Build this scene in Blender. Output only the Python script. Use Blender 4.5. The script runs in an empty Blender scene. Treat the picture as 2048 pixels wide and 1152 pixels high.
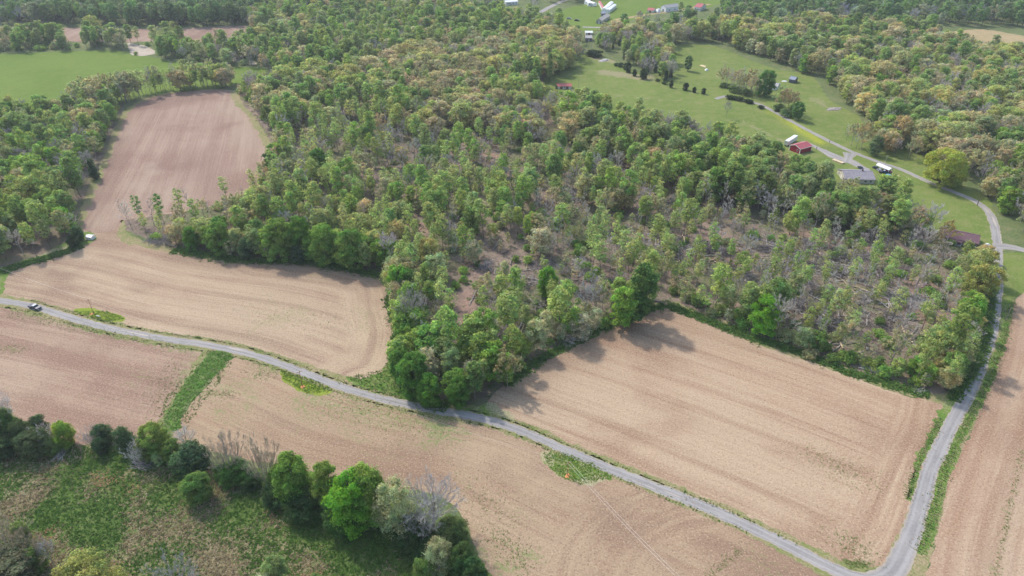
import bpy, bmesh, math, random
import numpy as np
from mathutils import Vector, noise as mnoise
from mathutils.geometry import delaunay_2d_cdt

# ------------------------------------------------------------------ camera, light, exposure
SC = bpy.context.scene
COL = SC.collection
H = 170.0
TH = math.radians(32.7)
F = 1369.0
cam_d = bpy.data.cameras.new("camera")
cam = bpy.data.objects.new("camera", cam_d)
COL.objects.link(cam)
cam.location = (0, 0, H)
cam.rotation_euler = (math.pi / 2 - TH, 0, 0)
cam_d.sensor_width = 36
cam_d.lens = F / 2048 * 36
cam_d.clip_start = 1
cam_d.clip_end = 20000
SC.camera = cam

SUN_EL = math.radians(47)
SUN_AZ = math.atan2(-0.67, 0.74)          # measured from +Y towards +X: far and to the left
world = bpy.data.worlds.new("World")
SC.world = world
world.use_nodes = True
wn = world.node_tree
for n in list(wn.nodes):
    wn.nodes.remove(n)
sky = wn.nodes.new("ShaderNodeTexSky")
sky.sky_type = 'NISHITA'
sky.sun_disc = False
sky.sun_elevation = SUN_EL
sky.sun_rotation = SUN_AZ
sky.air_density = 1.2
sky.dust_density = 2.0
bg = wn.nodes.new("ShaderNodeBackground")
bg.inputs['Strength'].default_value = 0.15
wo = wn.nodes.new("ShaderNodeOutputWorld")
wn.links.new(sky.outputs[0], bg.inputs[0])
wn.links.new(bg.outputs[0], wo.inputs[0])
sun_d = bpy.data.lights.new("sun", 'SUN')
sun_d.energy = 2.05
sun_d.angle = math.radians(2.6)
sun_d.color = (1.0, 0.955, 0.89)
sun = bpy.data.objects.new("sun", sun_d)
COL.objects.link(sun)
sdir = Vector((math.sin(SUN_AZ) * math.cos(SUN_EL), math.cos(SUN_AZ) * math.cos(SUN_EL), math.sin(SUN_EL)))
sun.rotation_euler = sdir.to_track_quat('Z', 'Y').to_euler()
SC.view_settings.view_transform = 'Standard'
SC.view_settings.look = 'None'
SC.view_settings.gamma = 1
SC.view_settings.use_curve_mapping = False
SC.view_settings.exposure = 0.76
SC.render.engine = 'CYCLES'
SC.cycles.max_bounces = 5
SC.cycles.diffuse_bounces = 3
SC.cycles.transmission_bounces = 3
SC.cycles.glossy_bounces = 2
SC.cycles.volume_bounces = 0
SC.cycles.use_denoising = True

rng = np.random.default_rng(7)
random.seed(7)
SN, CS = math.sin(TH), math.cos(TH)


def G(px, py, z=0.0):
    """ground point (height z) seen at pixel px, py of the 2048 x 1152 photograph"""
    u, v = px - 1024, py - 576
    t = (H - z) / (F * SN + v * CS)
    return np.array((u * t, (F * CS - v * SN) * t))


def GP(pts):
    return np.array([G(*p) for p in pts])


def proj(x, y, z=0.0):
    zd = H - z
    d = y * CS + zd * SN
    return 1024 + F * x / d, 576 + F * (zd * CS - y * SN) / d


def height_for(bx, by, ty):
    x, y = G(bx, by)
    vt = (ty - 576) / F
    zd = (y * SN + vt * y * CS) / (CS - vt * SN)
    return H - zd


# ------------------------------------------------------------------ materials
MATS = {}


def new_mat(name):
    m = bpy.data.materials.new(name)
    m.use_nodes = True
    nt = m.node_tree
    for n in list(nt.nodes):
        nt.nodes.remove(n)
    MATS[name] = m
    return m, nt


class NB:
    def __init__(s, nt):
        s.nt = nt

    def n(s, typ, **kw):
        nd = s.nt.nodes.new(typ)
        for k, v in kw.items():
            setattr(nd, k, v)
        return nd

    def link(s, a, b):
        s.nt.links.new(a, b)

    def val(s, node, key, v):
        if hasattr(v, 'is_output') or isinstance(v, bpy.types.NodeSocket):
            s.link(v, node.inputs[key])
        else:
            node.inputs[key].default_value = v

    def math(s, op, a, b=0.0, c=0.0, clamp=False):
        nd = s.n('ShaderNodeMath', operation=op, use_clamp=clamp)
        s.val(nd, 0, a)
        s.val(nd, 1, b)
        s.val(nd, 2, c)
        return nd.outputs[0]

    def mix(s, f, a, b, blend='MIX'):
        nd = s.n('ShaderNodeMix', data_type='RGBA', blend_type=blend)
        s.val(nd, 0, f)
        s.val(nd, 6, a if not isinstance(a, tuple) else (*a, 1)[:4])
        s.val(nd, 7, b if not isinstance(b, tuple) else (*b, 1)[:4])
        return nd.outputs[2]

    def noise(s, vec, scale, detail=3, rough=0.55, dist=0.0):
        nd = s.n('ShaderNodeTexNoise')
        nd.inputs['Scale'].default_value = scale
        nd.inputs['Detail'].default_value = detail
        nd.inputs['Roughness'].default_value = rough
        nd.inputs['Distortion'].default_value = dist
        if vec is not None:
            s.link(vec, nd.inputs['Vector'])
        return nd.outputs[0]

    def sstep(s, x, a, b, lo=0.0, hi=1.0):
        nd = s.n('ShaderNodeMapRange', interpolation_type='SMOOTHSTEP')
        s.val(nd, 0, x)
        nd.inputs[1].default_value = a
        nd.inputs[2].default_value = b
        nd.inputs[3].default_value = lo
        nd.inputs[4].default_value = hi
        return nd.outputs[0]

    def attr(s, name, typ='GEOMETRY', out='Fac'):
        nd = s.n('ShaderNodeAttribute', attribute_name=name, attribute_type=typ)
        return nd.outputs[out]

    def comb(s, x, y, z=0.0):
        nd = s.n('ShaderNodeCombineXYZ')
        s.val(nd, 0, x)
        s.val(nd, 1, y)
        s.val(nd, 2, z)
        return nd.outputs[0]

    def pos(s):
        return s.n('ShaderNodeNewGeometry').outputs['Position']

    def out(s, color, rough=0.95, bump=None, bstr=0.5, bdist=0.1, spec=0.1, metal=0.0):
        p = s.n('ShaderNodeBsdfPrincipled')
        s.val(p, 'Base Color', color if not isinstance(color, tuple) else (*color, 1)[:4])
        s.val(p, 'Roughness', rough)
        p.inputs['Specular IOR Level'].default_value = spec
        p.inputs['Metallic'].default_value = metal
        if bump is not None:
            b = s.n('ShaderNodeBump')
            b.inputs['Strength'].default_value = bstr
            b.inputs['Distance'].default_value = bdist
            s.link(bump, b.inputs['Height'])
            s.link(b.outputs[0], p.inputs['Normal'])
        o = s.n('ShaderNodeOutputMaterial')
        s.link(p.outputs[0], o.inputs[0])


def plain(name, col, rough=0.7, spec=0.3, metal=0.0, var=0.12, scale=1.5):
    m, nt = new_mat(name)
    b = NB(nt)
    nz = b.noise(b.pos(), scale, 4)
    c = b.mix(b.sstep(nz, 0.3, 0.7), tuple(x * (1 - var) for x in col), tuple(min(1, x * (1 + var)) for x in col))
    b.out(c, rough, spec=spec, metal=metal)
    return m


def field_mat(name, base, pale, dark, green=(0.13, 0.17, 0.05), gamt=0.25, stripe=1.0, pale_amt=0.5):
    """ploughed soil with straw; attributes row, along (metres), head (0..1), row2, wet, grn, straw"""
    m, nt = new_mat(name)
    b = NB(nt)
    P = b.pos()
    row, al, row2, al2, head = b.attr('row'), b.attr('along'), b.attr('row2'), b.attr('along2'), b.attr('head')

    def streak(rw, a, k, s, det=3):
        return b.noise(b.comb(b.math('MULTIPLY', rw, k), b.math('MULTIPLY', a, s), 3.1), 1.0, det, 0.6)
    f1 = b.mix(head, streak(row, al, 0.75, 0.018), streak(row2, al2, 0.75, 0.018))
    f2 = b.mix(head, streak(row, al, 0.16, 0.006), streak(row2, al2, 0.2, 0.006))
    f3 = b.mix(head, streak(row, al, 2.2, 0.05, 2), streak(row2, al2, 2.2, 0.05, 2))
    big = b.noise(P, 0.014, 4, 0.6)
    mid = b.noise(P, 0.09, 5, 0.65, 0.6)
    fine = b.noise(P, 0.9, 6, 0.8)
    spk = b.noise(P, 1.7, 3, 0.75)
    straw = b.attr('straw')
    pf = b.math('ADD', b.math('MULTIPLY', f1, 0.45 * stripe), b.math('MULTIPLY', f2, 0.95 * stripe))
    pf = b.math('ADD', pf, b.math('MULTIPLY', big, 0.9))
    pf = b.math('ADD', pf, b.math('MULTIPLY', f3, 0.3 * stripe))
    pf = b.math('ADD', pf, b.math('MULTIPLY', mid, 0.35))
    pf = b.math('ADD', pf, b.math('MULTIPLY', fine, 0.5))
    tot = 0.5 * (0.45 * stripe + 0.95 * stripe + 0.9 + 0.3 * stripe + 0.35 + 0.5)
    pf = b.math('ADD', pf, b.math('MULTIPLY', straw, 0.42))
    pf = b.sstep(pf, tot - 0.28 + (0.5 - pale_amt) * 0.4, tot + 0.30 + (0.5 - pale_amt) * 0.4)
    c = b.mix(pf, base, pale)
    c = b.mix(b.sstep(f2, 0.46, 0.66, 0, 0.5 * stripe), c, tuple(x * 1.12 for x in pale))
    c = b.mix(b.sstep(f2, 0.50, 0.36, 0, 0.4 * stripe), c, dark)
    # rows drawn as thin darker lines
    for (rw_, hd_) in ((row, b.math('SUBTRACT', 1.0, head)), (row2, head)):
        wob = b.math('ADD', rw_, b.math('MULTIPLY', mid, 2.0))
        fr_ = b.math('ABSOLUTE', b.math('SUBTRACT', b.math('FRACT', b.math('MULTIPLY', wob, 1 / 13.0)), 0.5))
        ln_ = b.math('MULTIPLY', b.sstep(b.math('ABSOLUTE', b.math('SUBTRACT', fr_, 0.075)), 0.045, 0.012), b.sstep(big, 0.40, 0.56))
        c = b.mix(b.math('MULTIPLY', b.math('MULTIPLY', ln_, hd_), 0.42), c, tuple(x * 1.15 for x in pale))
    c = b.mix(b.math('MULTIPLY', b.sstep(f1, 0.48, 0.34), 0.20), c, dark)
    c = b.mix(b.math('MULTIPLY', b.sstep(f3, 0.46, 0.34), 0.15), c, dark)
    c = b.mix(b.math('MULTIPLY', b.sstep(big, 0.50, 0.36), 0.45), c, dark)
    c = b.mix(b.math('MULTIPLY', b.math('ADD', b.attr('wet'), b.math('MULTIPLY', b.math('SUBTRACT', mid, 0.5), b.attr('wet')), clamp=True), 0.75), c, dark)
    # clods and straw flecks
    c = b.mix(b.sstep(fine, 0.51, 0.64, 0, 0.5), c, pale)
    c = b.mix(b.sstep(fine, 0.48, 0.36, 0, 0.5), c, dark)
    c = b.mix(b.math('MULTIPLY', b.sstep(spk, 0.57, 0.63), 0.7), c, tuple(min(0.75, x * 1.35) for x in pale))
    c = b.mix(b.math('MULTIPLY', b.sstep(spk, 0.43, 0.37), 0.6), c, tuple(x * 0.6 for x in dark))
    # weeds coming through
    gn = b.noise(P, 0.055, 5, 0.7, 0.8)
    gn2 = b.noise(P, 0.8, 5, 0.75)
    gfac = b.math('ADD', b.math('MULTIPLY', b.math('SUBTRACT', gn, 0.5), 1.6), b.math('MULTIPLY', b.math('SUBTRACT', gn2, 0.5), 2.2))
    gfac = b.math('ADD', gfac, b.math('MULTIPLY', b.math('SUBTRACT', f1, 0.5), 0.8))
    gfac = b.math('ADD', gfac, b.math('MULTIPLY', b.attr('grn'), 1.1))
    gfac = b.math('ADD', gfac, (gamt - 0.6))
    gfac = b.sstep(gfac, 0.0, 0.5, 0, 0.85)
    c = b.mix(gfac, c, green)
    hb = b.math('ADD', b.math('MULTIPLY', fine, 0.6), b.math('MULTIPLY', f3, 0.2))
    b.out(c, 0.98, hb, 0.3, 0.22, spec=0.05)
    return m


def grass_mat(name, a, bb, c_, soil=(0.3, 0.23, 0.15), soil_amt=0.2, sc=1.0, bump=0.5, fmix=0.5):
    m, nt = new_mat(name)
    b = NB(nt)
    P = b.pos()
    big = b.noise(P, 0.02 * sc, 5, 0.65, 0.5)
    mid = b.noise(P, 0.15 * sc, 5, 0.7, 0.6)
    fine = b.noise(P, 0.95 * sc, 6, 0.78)
    c = b.mix(b.sstep(big, 0.36, 0.64), a, bb)
    c = b.mix(b.sstep(mid, 0.40, 0.66, 0, 0.8), c, c_)
    c = b.mix(b.sstep(fine, 0.52, 0.66, 0, 0.5), c, tuple(min(1, x * 1.45) for x in bb))
    c = b.mix(b.sstep(fine, 0.48, 0.34, 0, 0.65), c, tuple(x * 0.5 for x in a))
    sf = b.math('ADD', b.math('MULTIPLY', big, 0.5), b.math('MULTIPLY', mid, 0.5))
    sf = b.math('ADD', sf, b.math('MULTIPLY', b.math('SUBTRACT', fine, 0.5), fmix))
    sf = b.math('ADD', sf, b.math('MULTIPLY', b.attr('bare'), 0.35))
    sf = b.math('SUBTRACT', sf, b.math('MULTIPLY', b.attr('grn'), 0.35))
    soilv = b.mix(b.sstep(fine, 0.4, 0.62), tuple(x * 0.72 for x in soil), tuple(x * 1.2 for x in soil))
    c = b.mix(b.sstep(sf, 0.65 - 0.28 * soil_amt, 0.65 + 0.13 * (1 + fmix) - 0.28 * soil_amt, 0, 0.9), c, soilv)
    yel = b.math('MULTIPLY', b.attr('yellow'), b.sstep(fine, 0.40, 0.55))
    c = b.mix(yel, c, (0.42, 0.42, 0.03))
    b.out(c, 0.97, b.math('ADD', fine, b.math('MULTIPLY', mid, 0.7)), bump, 0.8, spec=0.05)
    return m


field_mat('soil_tan', (0.338, 0.215, 0.138), (0.418, 0.310, 0.209), (0.238, 0.148, 0.096), gamt=0.04, pale_amt=0.58)
field_mat('soil_straw', (0.318, 0.212, 0.144), (0.408, 0.310, 0.209), (0.228, 0.150, 0.106), green=(0.23, 0.24, 0.10), gamt=0.22, pale_amt=0.55)
field_mat('soil_brown', (0.285, 0.180, 0.131), (0.366, 0.266, 0.188), (0.204, 0.129, 0.094), green=(0.22, 0.23, 0.10), gamt=0.16, pale_amt=0.42, stripe=0.75)
field_mat('soil_pink', (0.271, 0.169, 0.127), (0.366, 0.270, 0.204), (0.190, 0.121, 0.092), green=(0.20, 0.21, 0.10), gamt=0.10, pale_amt=0.42, stripe=0.45)
field_mat('soil_orange', (0.338, 0.209, 0.136), (0.404, 0.298, 0.204), (0.247, 0.154, 0.101), green=(0.22, 0.23, 0.10), gamt=0.02, pale_amt=0.45, stripe=0.8)
field_mat('soil_mixed', (0.304, 0.197, 0.129), (0.371, 0.274, 0.178), (0.209, 0.138, 0.096), green=(0.20, 0.235, 0.09), gamt=0.26, pale_amt=0.45, stripe=0.8)
grass_mat('turf', (0.10, 0.14, 0.05), (0.14, 0.18, 0.07), (0.19, 0.19, 0.09), soil_amt=0.35)
grass_mat('pasture_green', (0.125, 0.18, 0.04), (0.165, 0.215, 0.052), (0.215, 0.225, 0.08), soil=(0.30, 0.27, 0.15), soil_amt=0.24, bump=0.3)
grass_mat('crop_green', (0.115, 0.18, 0.030), (0.14, 0.205, 0.038), (0.155, 0.205, 0.045), soil_amt=-0.6, bump=0.2, sc=0.7)
grass_mat('verge_green', (0.10, 0.19, 0.035), (0.16, 0.235, 0.05), (0.22, 0.24, 0.09), soil=(0.42, 0.36, 0.22), soil_amt=0.42, sc=1.8)
grass_mat('verge_faint', (0.19, 0.215, 0.075), (0.24, 0.235, 0.10), (0.28, 0.24, 0.13), soil=(0.36, 0.265, 0.17), soil_amt=0.75, sc=1.6, bump=0.3, fmix=1.0)
grass_mat('verge_lime', (0.20, 0.27, 0.03), (0.26, 0.31, 0.045), (0.25, 0.27, 0.07), soil=(0.42, 0.36, 0.22), soil_amt=0.25, sc=1.8)
grass_mat('strip_green', (0.10, 0.215, 0.038), (0.145, 0.26, 0.055), (0.24, 0.26, 0.11), soil=(0.34, 0.28, 0.17), soil_amt=0.28, fmix=0.9, sc=1.8, bump=0.9)
grass_mat('meadow', (0.10, 0.16, 0.04), (0.135, 0.20, 0.05), (0.17, 0.20, 0.07), soil=(0.29, 0.24, 0.14), soil_amt=0.62, sc=1.3, bump=0.8, fmix=1.0)
grass_mat('dry_field', (0.30, 0.26, 0.13), (0.38, 0.30, 0.17), (0.45, 0.31, 0.17), soil=(0.5, 0.32, 0.2), soil_amt=0.3)
grass_mat('gravel_bar', (0.45, 0.38, 0.31), (0.52, 0.45, 0.36), (0.40, 0.33, 0.27), soil_amt=0.4)

# woodland floor
m, nt = new_mat('litter')
b = NB(nt)
P = b.pos()
big = b.noise(P, 0.018, 5, 0.65, 0.8)
mid = b.noise(P, 0.11, 5, 0.7, 0.8)
fine = b.noise(P, 0.7, 6, 0.8)
c = b.mix(b.sstep(mid, 0.35, 0.65), (0.20, 0.15, 0.12), (0.33, 0.25, 0.19))
c = b.mix(b.sstep(fine, 0.5, 0.7, 0, 0.7), c, (0.42, 0.35, 0.27))
c = b.mix(b.sstep(fine, 0.46, 0.3, 0, 0.8), c, (0.10, 0.08, 0.065))
gf = b.math('ADD', b.math('MULTIPLY', big, 0.5), b.math('MULTIPLY', mid, 0.35))
gf = b.math('ADD', gf, b.math('MULTIPLY', fine, 0.35))
gf = b.math('SUBTRACT', gf, b.math('MULTIPLY', b.attr('bare'), 0.25))
c = b.mix(b.sstep(gf, 0.56, 0.68, 0, 0.8), c, (0.13, 0.165, 0.06))
c = b.mix(b.math('MULTIPLY', b.attr('bare'), b.sstep(mid, 0.3, 0.6, 0.4, 1)), c, (0.36, 0.235, 0.18))
b.out(c, 0.98, b.math('ADD', fine, mid), 0.9, 1.0, spec=0.03)

# gravel lane
m, nt = new_mat('lane')
b = NB(nt)
P = b.pos()
ac, al = b.attr('across'), b.attr('along')
fine = b.noise(P, 1.3, 5, 0.75)
lng = b.noise(b.comb(b.math('MULTIPLY', ac, 1.6), b.math('MULTIPLY', al, 0.035), 0.0), 1.0, 4, 0.6)
edge = b.math('ABSOLUTE', ac)
c = b.mix(b.sstep(lng, 0.35, 0.65), (0.255, 0.238, 0.225), (0.335, 0.312, 0.29))
trk = b.math('ABSOLUTE', b.math('SUBTRACT', edge, 0.45))
c = b.mix(b.sstep(b.noise(P, 0.09, 4, 0.65), 0.42, 0.62, 0, 0.55), c, (0.22, 0.21, 0.205))
c = b.mix(b.sstep(trk, 0.26, 0.05, 0, 0.55), c, (0.36, 0.345, 0.33))
c = b.mix(b.sstep(fine, 0.5, 0.72, 0, 0.45), c, (0.41, 0.395, 0.385))
c = b.mix(b.sstep(fine, 0.46, 0.3, 0, 0.4), c, (0.17, 0.165, 0.165))
ed = b.math('ADD', edge, b.math('MULTIPLY', b.math('SUBTRACT', fine, 0.5), 0.7))
c = b.mix(b.sstep(ed, 0.72, 0.95, 0, 0.75), c, (0.38, 0.32, 0.25))
wash = b.noise(b.comb(b.math('MULTIPLY', ac, 1.2), b.math('MULTIPLY', al, 0.03), 7.0), 1.0, 3, 0.6)
c = b.mix(b.math('MULTIPLY', b.sstep(wash, 0.56, 0.66), b.attr('wash')), c, (0.50, 0.42, 0.35))
b.out(c, 0.95, fine, 0.3, 0.2, spec=0.1)

# leaves: a tint per tree, a value per leaf
m, nt = new_mat('leaf')
b = NB(nt)
tint = b.attr('tint', 'INSTANCER', 'Color')
lv = b.attr('lv')
tv = b.noise(b.pos(), 0.25, 2)
col = b.mix(1.0, tint, b.comb(b.math('MULTIPLY', lv, b.sstep(tv, 0.3, 0.7, 0.85, 1.18)), b.math('MULTIPLY', lv, 1.0), lv), 'MULTIPLY')
d = b.n('ShaderNodeBsdfDiffuse')
t = b.n('ShaderNodeBsdfTranslucent')
b.link(col, d.inputs[0])
colt = b.mix(1.0, col, (1.15, 1.2, 0.85), 'MULTIPLY')
b.link(colt, t.inputs[0])
mx = b.n('ShaderNodeMixShader')
mx.inputs[0].default_value = 0.55
b.link(d.outputs[0], mx.inputs[1])
b.link(t.outputs[0], mx.inputs[2])
o = b.n('ShaderNodeOutputMaterial')
b.link(mx.outputs[0], o.inputs[0])

m, nt = new_mat('twig')
b = NB(nt)
tint = b.attr('tint', 'INSTANCER', 'Color')
b.out(b.mix(1.0, tint, b.comb(b.attr('lv'), b.attr('lv'), b.attr('lv')), 'MULTIPLY'), 0.9, spec=0.1)
plain('bark', (0.15, 0.12, 0.10), 0.95, 0.1, var=0.35, scale=0.8)
plain('bark_pale', (0.46, 0.42, 0.37), 0.9, 0.1, var=0.3, scale=0.8)
plain('bark_grey', (0.30, 0.265, 0.25), 0.9, 0.1, var=0.35, scale=0.8)
plain('cut_wood', (0.60, 0.46, 0.30), 0.9, 0.1)
plain('white_paint', (0.80, 0.80, 0.78), 0.5)
plain('white_metal', (0.78, 0.78, 0.77), 0.35, 0.5)
plain('cream_siding', (0.66, 0.62, 0.54), 0.6)
plain('tan_siding', (0.48, 0.43, 0.37), 0.7)
plain('grey_siding', (0.52, 0.54, 0.56), 0.7)
plain('barn_red', (0.30, 0.025, 0.035), 0.55, 0.3, var=0.1)
plain('roof_red', (0.42, 0.095, 0.10), 0.45, 0.4, var=0.1)
plain('roof_bright_red', (0.42, 0.10, 0.09), 0.5, 0.4)
plain('roof_maroon', (0.16, 0.092, 0.105), 0.8, 0.2, var=0.2)
plain('roof_grey', (0.27, 0.25, 0.27), 0.85, 0.2, var=0.2)
plain('roof_dark', (0.10, 0.11, 0.14), 0.7, 0.3)
plain('roof_blue_grey', (0.25, 0.28, 0.34), 0.6, 0.3)
plain('brick_dark', (0.16, 0.09, 0.075), 0.9)
plain('glass', (0.03, 0.04, 0.05), 0.12, 0.6, var=0.05)
plain('rubber', (0.02, 0.02, 0.02), 0.9)
plain('steel', (0.35, 0.35, 0.36), 0.4, 0.5, 0.6)
plain('paint_navy', (0.018, 0.028, 0.06), 0.45, 0.4, var=0.05)
plain('paint_silver', (0.36, 0.38, 0.42), 0.45, 0.4, var=0.05)
plain('paint_black', (0.015, 0.015, 0.018), 0.3, 0.6, var=0.05)
plain('paint_red', (0.45, 0.03, 0.03), 0.35, 0.5, var=0.05)
plain('tarp_blue', (0.04, 0.28, 0.70), 0.5, 0.3)
plain('plank', (0.62, 0.50, 0.33), 0.85)
plain('pole_wood', (0.34, 0.17, 0.10), 0.9)
plain('clay', (0.62, 0.25, 0.11), 0.95, var=0.25, scale=3)
plain('wire', (0.75, 0.72, 0.68), 0.5)
plain('stone_grey', (0.40, 0.385, 0.37), 0.95, var=0.3, scale=2)
plain('headlamp', (0.7, 0.7, 0.7), 0.2, 0.6)
plain('straw_heap', (0.60, 0.48, 0.28), 0.95)


# ------------------------------------------------------------------ mesh helpers
def mesh_np(name, V, Fc, mats, attrs=None, face_attrs=None, mat_idx=None, smooth=False):
    me = bpy.data.meshes.new(name)
    V = np.asarray(V, dtype=np.float32)
    Fc = np.asarray(Fc, dtype=np.int32)
    k = Fc.shape[1]
    me.vertices.add(len(V))
    me.vertices.foreach_set('co', V.ravel())
    me.loops.add(Fc.size)
    me.loops.foreach_set('vertex_index', Fc.ravel())
    me.polygons.add(len(Fc))
    me.polygons.foreach_set('loop_start', np.arange(0, Fc.size, k, dtype=np.int32))
    me.polygons.foreach_set('loop_total', np.full(len(Fc), k, dtype=np.int32))
    for mm in (mats if isinstance(mats, (list, tuple)) else [mats]):
        me.materials.append(MATS[mm])
    if mat_idx is not None:
        me.polygons.foreach_set('material_index', np.asarray(mat_idx, dtype=np.int32))
    me.update(calc_edges=True)
    for kx, arr in (attrs or {}).items():
        at = me.attributes.new(kx, 'FLOAT', 'POINT')
        at.data.foreach_set('value', np.asarray(arr, dtype=np.float32))
    for kx, arr in (face_attrs or {}).items():
        at = me.attributes.new(kx, 'FLOAT', 'FACE')
        at.data.foreach_set('value', np.asarray(arr, dtype=np.float32))
    return me


def link(name, data, parent=None, loc=None, rot=None):
    o = bpy.data.objects.new(name, data)
    COL.objects.link(o)
    if parent is not None:
        o.parent = parent
    if loc is not None:
        o.location = loc
    if rot is not None:
        o.rotation_euler = rot
    return o


def tag(o, label=None, cat=None, group=None, kind=None):
    if label:
        o['label'] = label
    if cat:
        o['category'] = cat
    if group:
        o['group'] = group
    if kind:
        o['kind'] = kind
    return o


def in_poly(P, poly):
    x, y = P[:, 0], P[:, 1]
    ins = np.zeros(len(P), bool)
    n = len(poly)
    j = n - 1
    for i in range(n):
        xi, yi = poly[i]
        xj, yj = poly[j]
        if yi != yj:
            c = ((yi > y) != (yj > y)) & (x < (xj - xi) * (y - yi) / (yj - yi) + xi)
            ins ^= c
        j = i
    return ins


def catmull(pts, step, closed=False):
    pts = np.asarray(pts, float)
    n = len(pts)
    out = []
    segs = n if closed else n - 1
    for i in range(segs):
        if closed:
            p0, p1, p2, p3 = pts[i - 1], pts[i], pts[(i + 1) % n], pts[(i + 2) % n]
        else:
            p1, p2 = pts[i], pts[i + 1]
            p0 = pts[i - 1] if i else 2 * p1 - p2
            p3 = pts[i + 2] if i + 2 < n else 2 * p2 - p1
        L = np.linalg.norm(p2 - p1)
        k = max(1, int(L / step))
        # centripetal-ish: clamp tangents
        m1 = (p2 - p0) * 0.5
        m2 = (p3 - p1) * 0.5
        for m_ in (m1, m2):
            l_ = np.linalg.norm(m_)
            if l_ > L:
                m_ *= L / l_
        for t in np.arange(k) / k:
            t2, t3 = t * t, t ** 3
            out.append((2 * t3 - 3 * t2 + 1) * p1 + (t3 - 2 * t2 + t) * m1 + (-2 * t3 + 3 * t2) * p2 + (t3 - t2) * m2)
    if not closed:
        out.append(pts[-1])
    return np.array(out)


def dist_poly(P, line):
    """distance to polyline, arclength at the nearest point, sign"""
    P = np.asarray(P, float)
    A, B = line[:-1], line[1:]
    d = B - A
    L = np.linalg.norm(d, axis=1)
    cum = np.concatenate([[0], np.cumsum(L)])[:-1]
    best = np.full(len(P), 1e18)
    al = np.zeros(len(P))
    sg = np.ones(len(P))
    for i in range(len(A)):
        w = P - A[i]
        t = np.clip((w @ d[i]) / max(L[i] ** 2, 1e-9), 0, 1)
        q = w - t[:, None] * d[i]
        dd = (q ** 2).sum(1)
        m_ = dd < best
        best[m_] = dd[m_]
        al[m_] = cum[i] + t[m_] * L[i]
        sg[m_] = np.sign(d[i][0] * w[m_, 1] - d[i][1] * w[m_, 0])
    return np.sqrt(best), al, sg


def sheet(name, poly_px, z, mat, cell=5.0, jit=0.8, step=0.9, guide=None, head=None, headw=18, spots=None, ground=False, kind='structure', label=None):
    poly = np.array(poly_px, float) if ground else GP(poly_px)
    bd = catmull(poly, step, True)
    # ragged edge
    nx = np.array([[mnoise.noise(Vector((p[0] * 0.22, p[1] * 0.22, 1.7))) + 0.6 * mnoise.noise(Vector((p[0] * 0.7, p[1] * 0.7, 5.1))) + 0.5 * mnoise.noise(Vector((p[0] * 1.9, p[1] * 1.9, 7.1))),
                    mnoise.noise(Vector((p[0] * 0.22, p[1] * 0.22, 9.7))) + 0.6 * mnoise.noise(Vector((p[0] * 0.7, p[1] * 0.7, 3.3))) + 0.5 * mnoise.noise(Vector((p[0] * 1.9, p[1] * 1.9, 2.3)))] for p in bd])
    bd = bd + nx * jit * 1.5
    lo, hi = bd.min(0), bd.max(0)
    gx, gy = np.meshgrid(np.arange(lo[0], hi[0], cell), np.arange(lo[1], hi[1], cell))
    P = np.stack([gx.ravel(), gy.ravel()], 1) + 0.01
    P = P[in_poly(P, bd)]
    allp = [Vector(p) for p in np.concatenate([bd, P])]
    nb = len(bd)
    res = delaunay_2d_cdt(allp, [(i, (i + 1) % nb) for i in range(nb)], [], 1, 1e-4)
    V = np.array([[v.x, v.y] for v in res[0]])
    T = np.array([t for t in res[2] if len(t) == 3])
    attrs = {}
    if guide is not None:
        d, a, s = dist_poly(V, guide)
        attrs['row'], attrs['along'] = d * s, a
    else:
        attrs['row'], attrs['along'] = V[:, 0], V[:, 1]
    if head is not None:
        d, a, s = dist_poly(V, head)
        attrs['row2'], attrs['along2'] = d, a
        attrs['head'] = np.clip((headw - d) / 5 + 0.5, 0, 1)
    else:
        attrs['row2'] = attrs['along2'] = attrs['head'] = np.zeros(len(V))
    for key in ('wet', 'grn', 'straw', 'bare', 'yellow'):
        w = np.zeros(len(V))
        for (k_, x0, y0, x1, y1, r, amp) in (spots or []):
            if k_ == key:      # a soft band from one ground point to another
                A, B = G(x0, y0), G(x1, y1)
                d, _, _ = dist_poly(V, np.array([A, B + 1e-3]))
                w = np.maximum(w, amp * np.exp(-(d / r) ** 2)) if amp > 0 else w + amp * np.exp(-(d / r) ** 2)
        attrs[key] = w
    V3 = np.concatenate([V, np.zeros((len(V), 1))], 1)
    # all faces up
    a_, b_, c_ = V[T[:, 0]], V[T[:, 1]], V[T[:, 2]]
    cr = (b_[:, 0] - a_[:, 0]) * (c_[:, 1] - a_[:, 1]) - (b_[:, 1] - a_[:, 1]) * (c_[:, 0] - a_[:, 0])
    T[cr < 0] = T[cr < 0][:, ::-1]
    me = mesh_np(name, V3, T, mat, attrs)
    o = link(name, me, loc=(0, 0, z))
    tag(o, label, kind=kind)
    return o, bd


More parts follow.
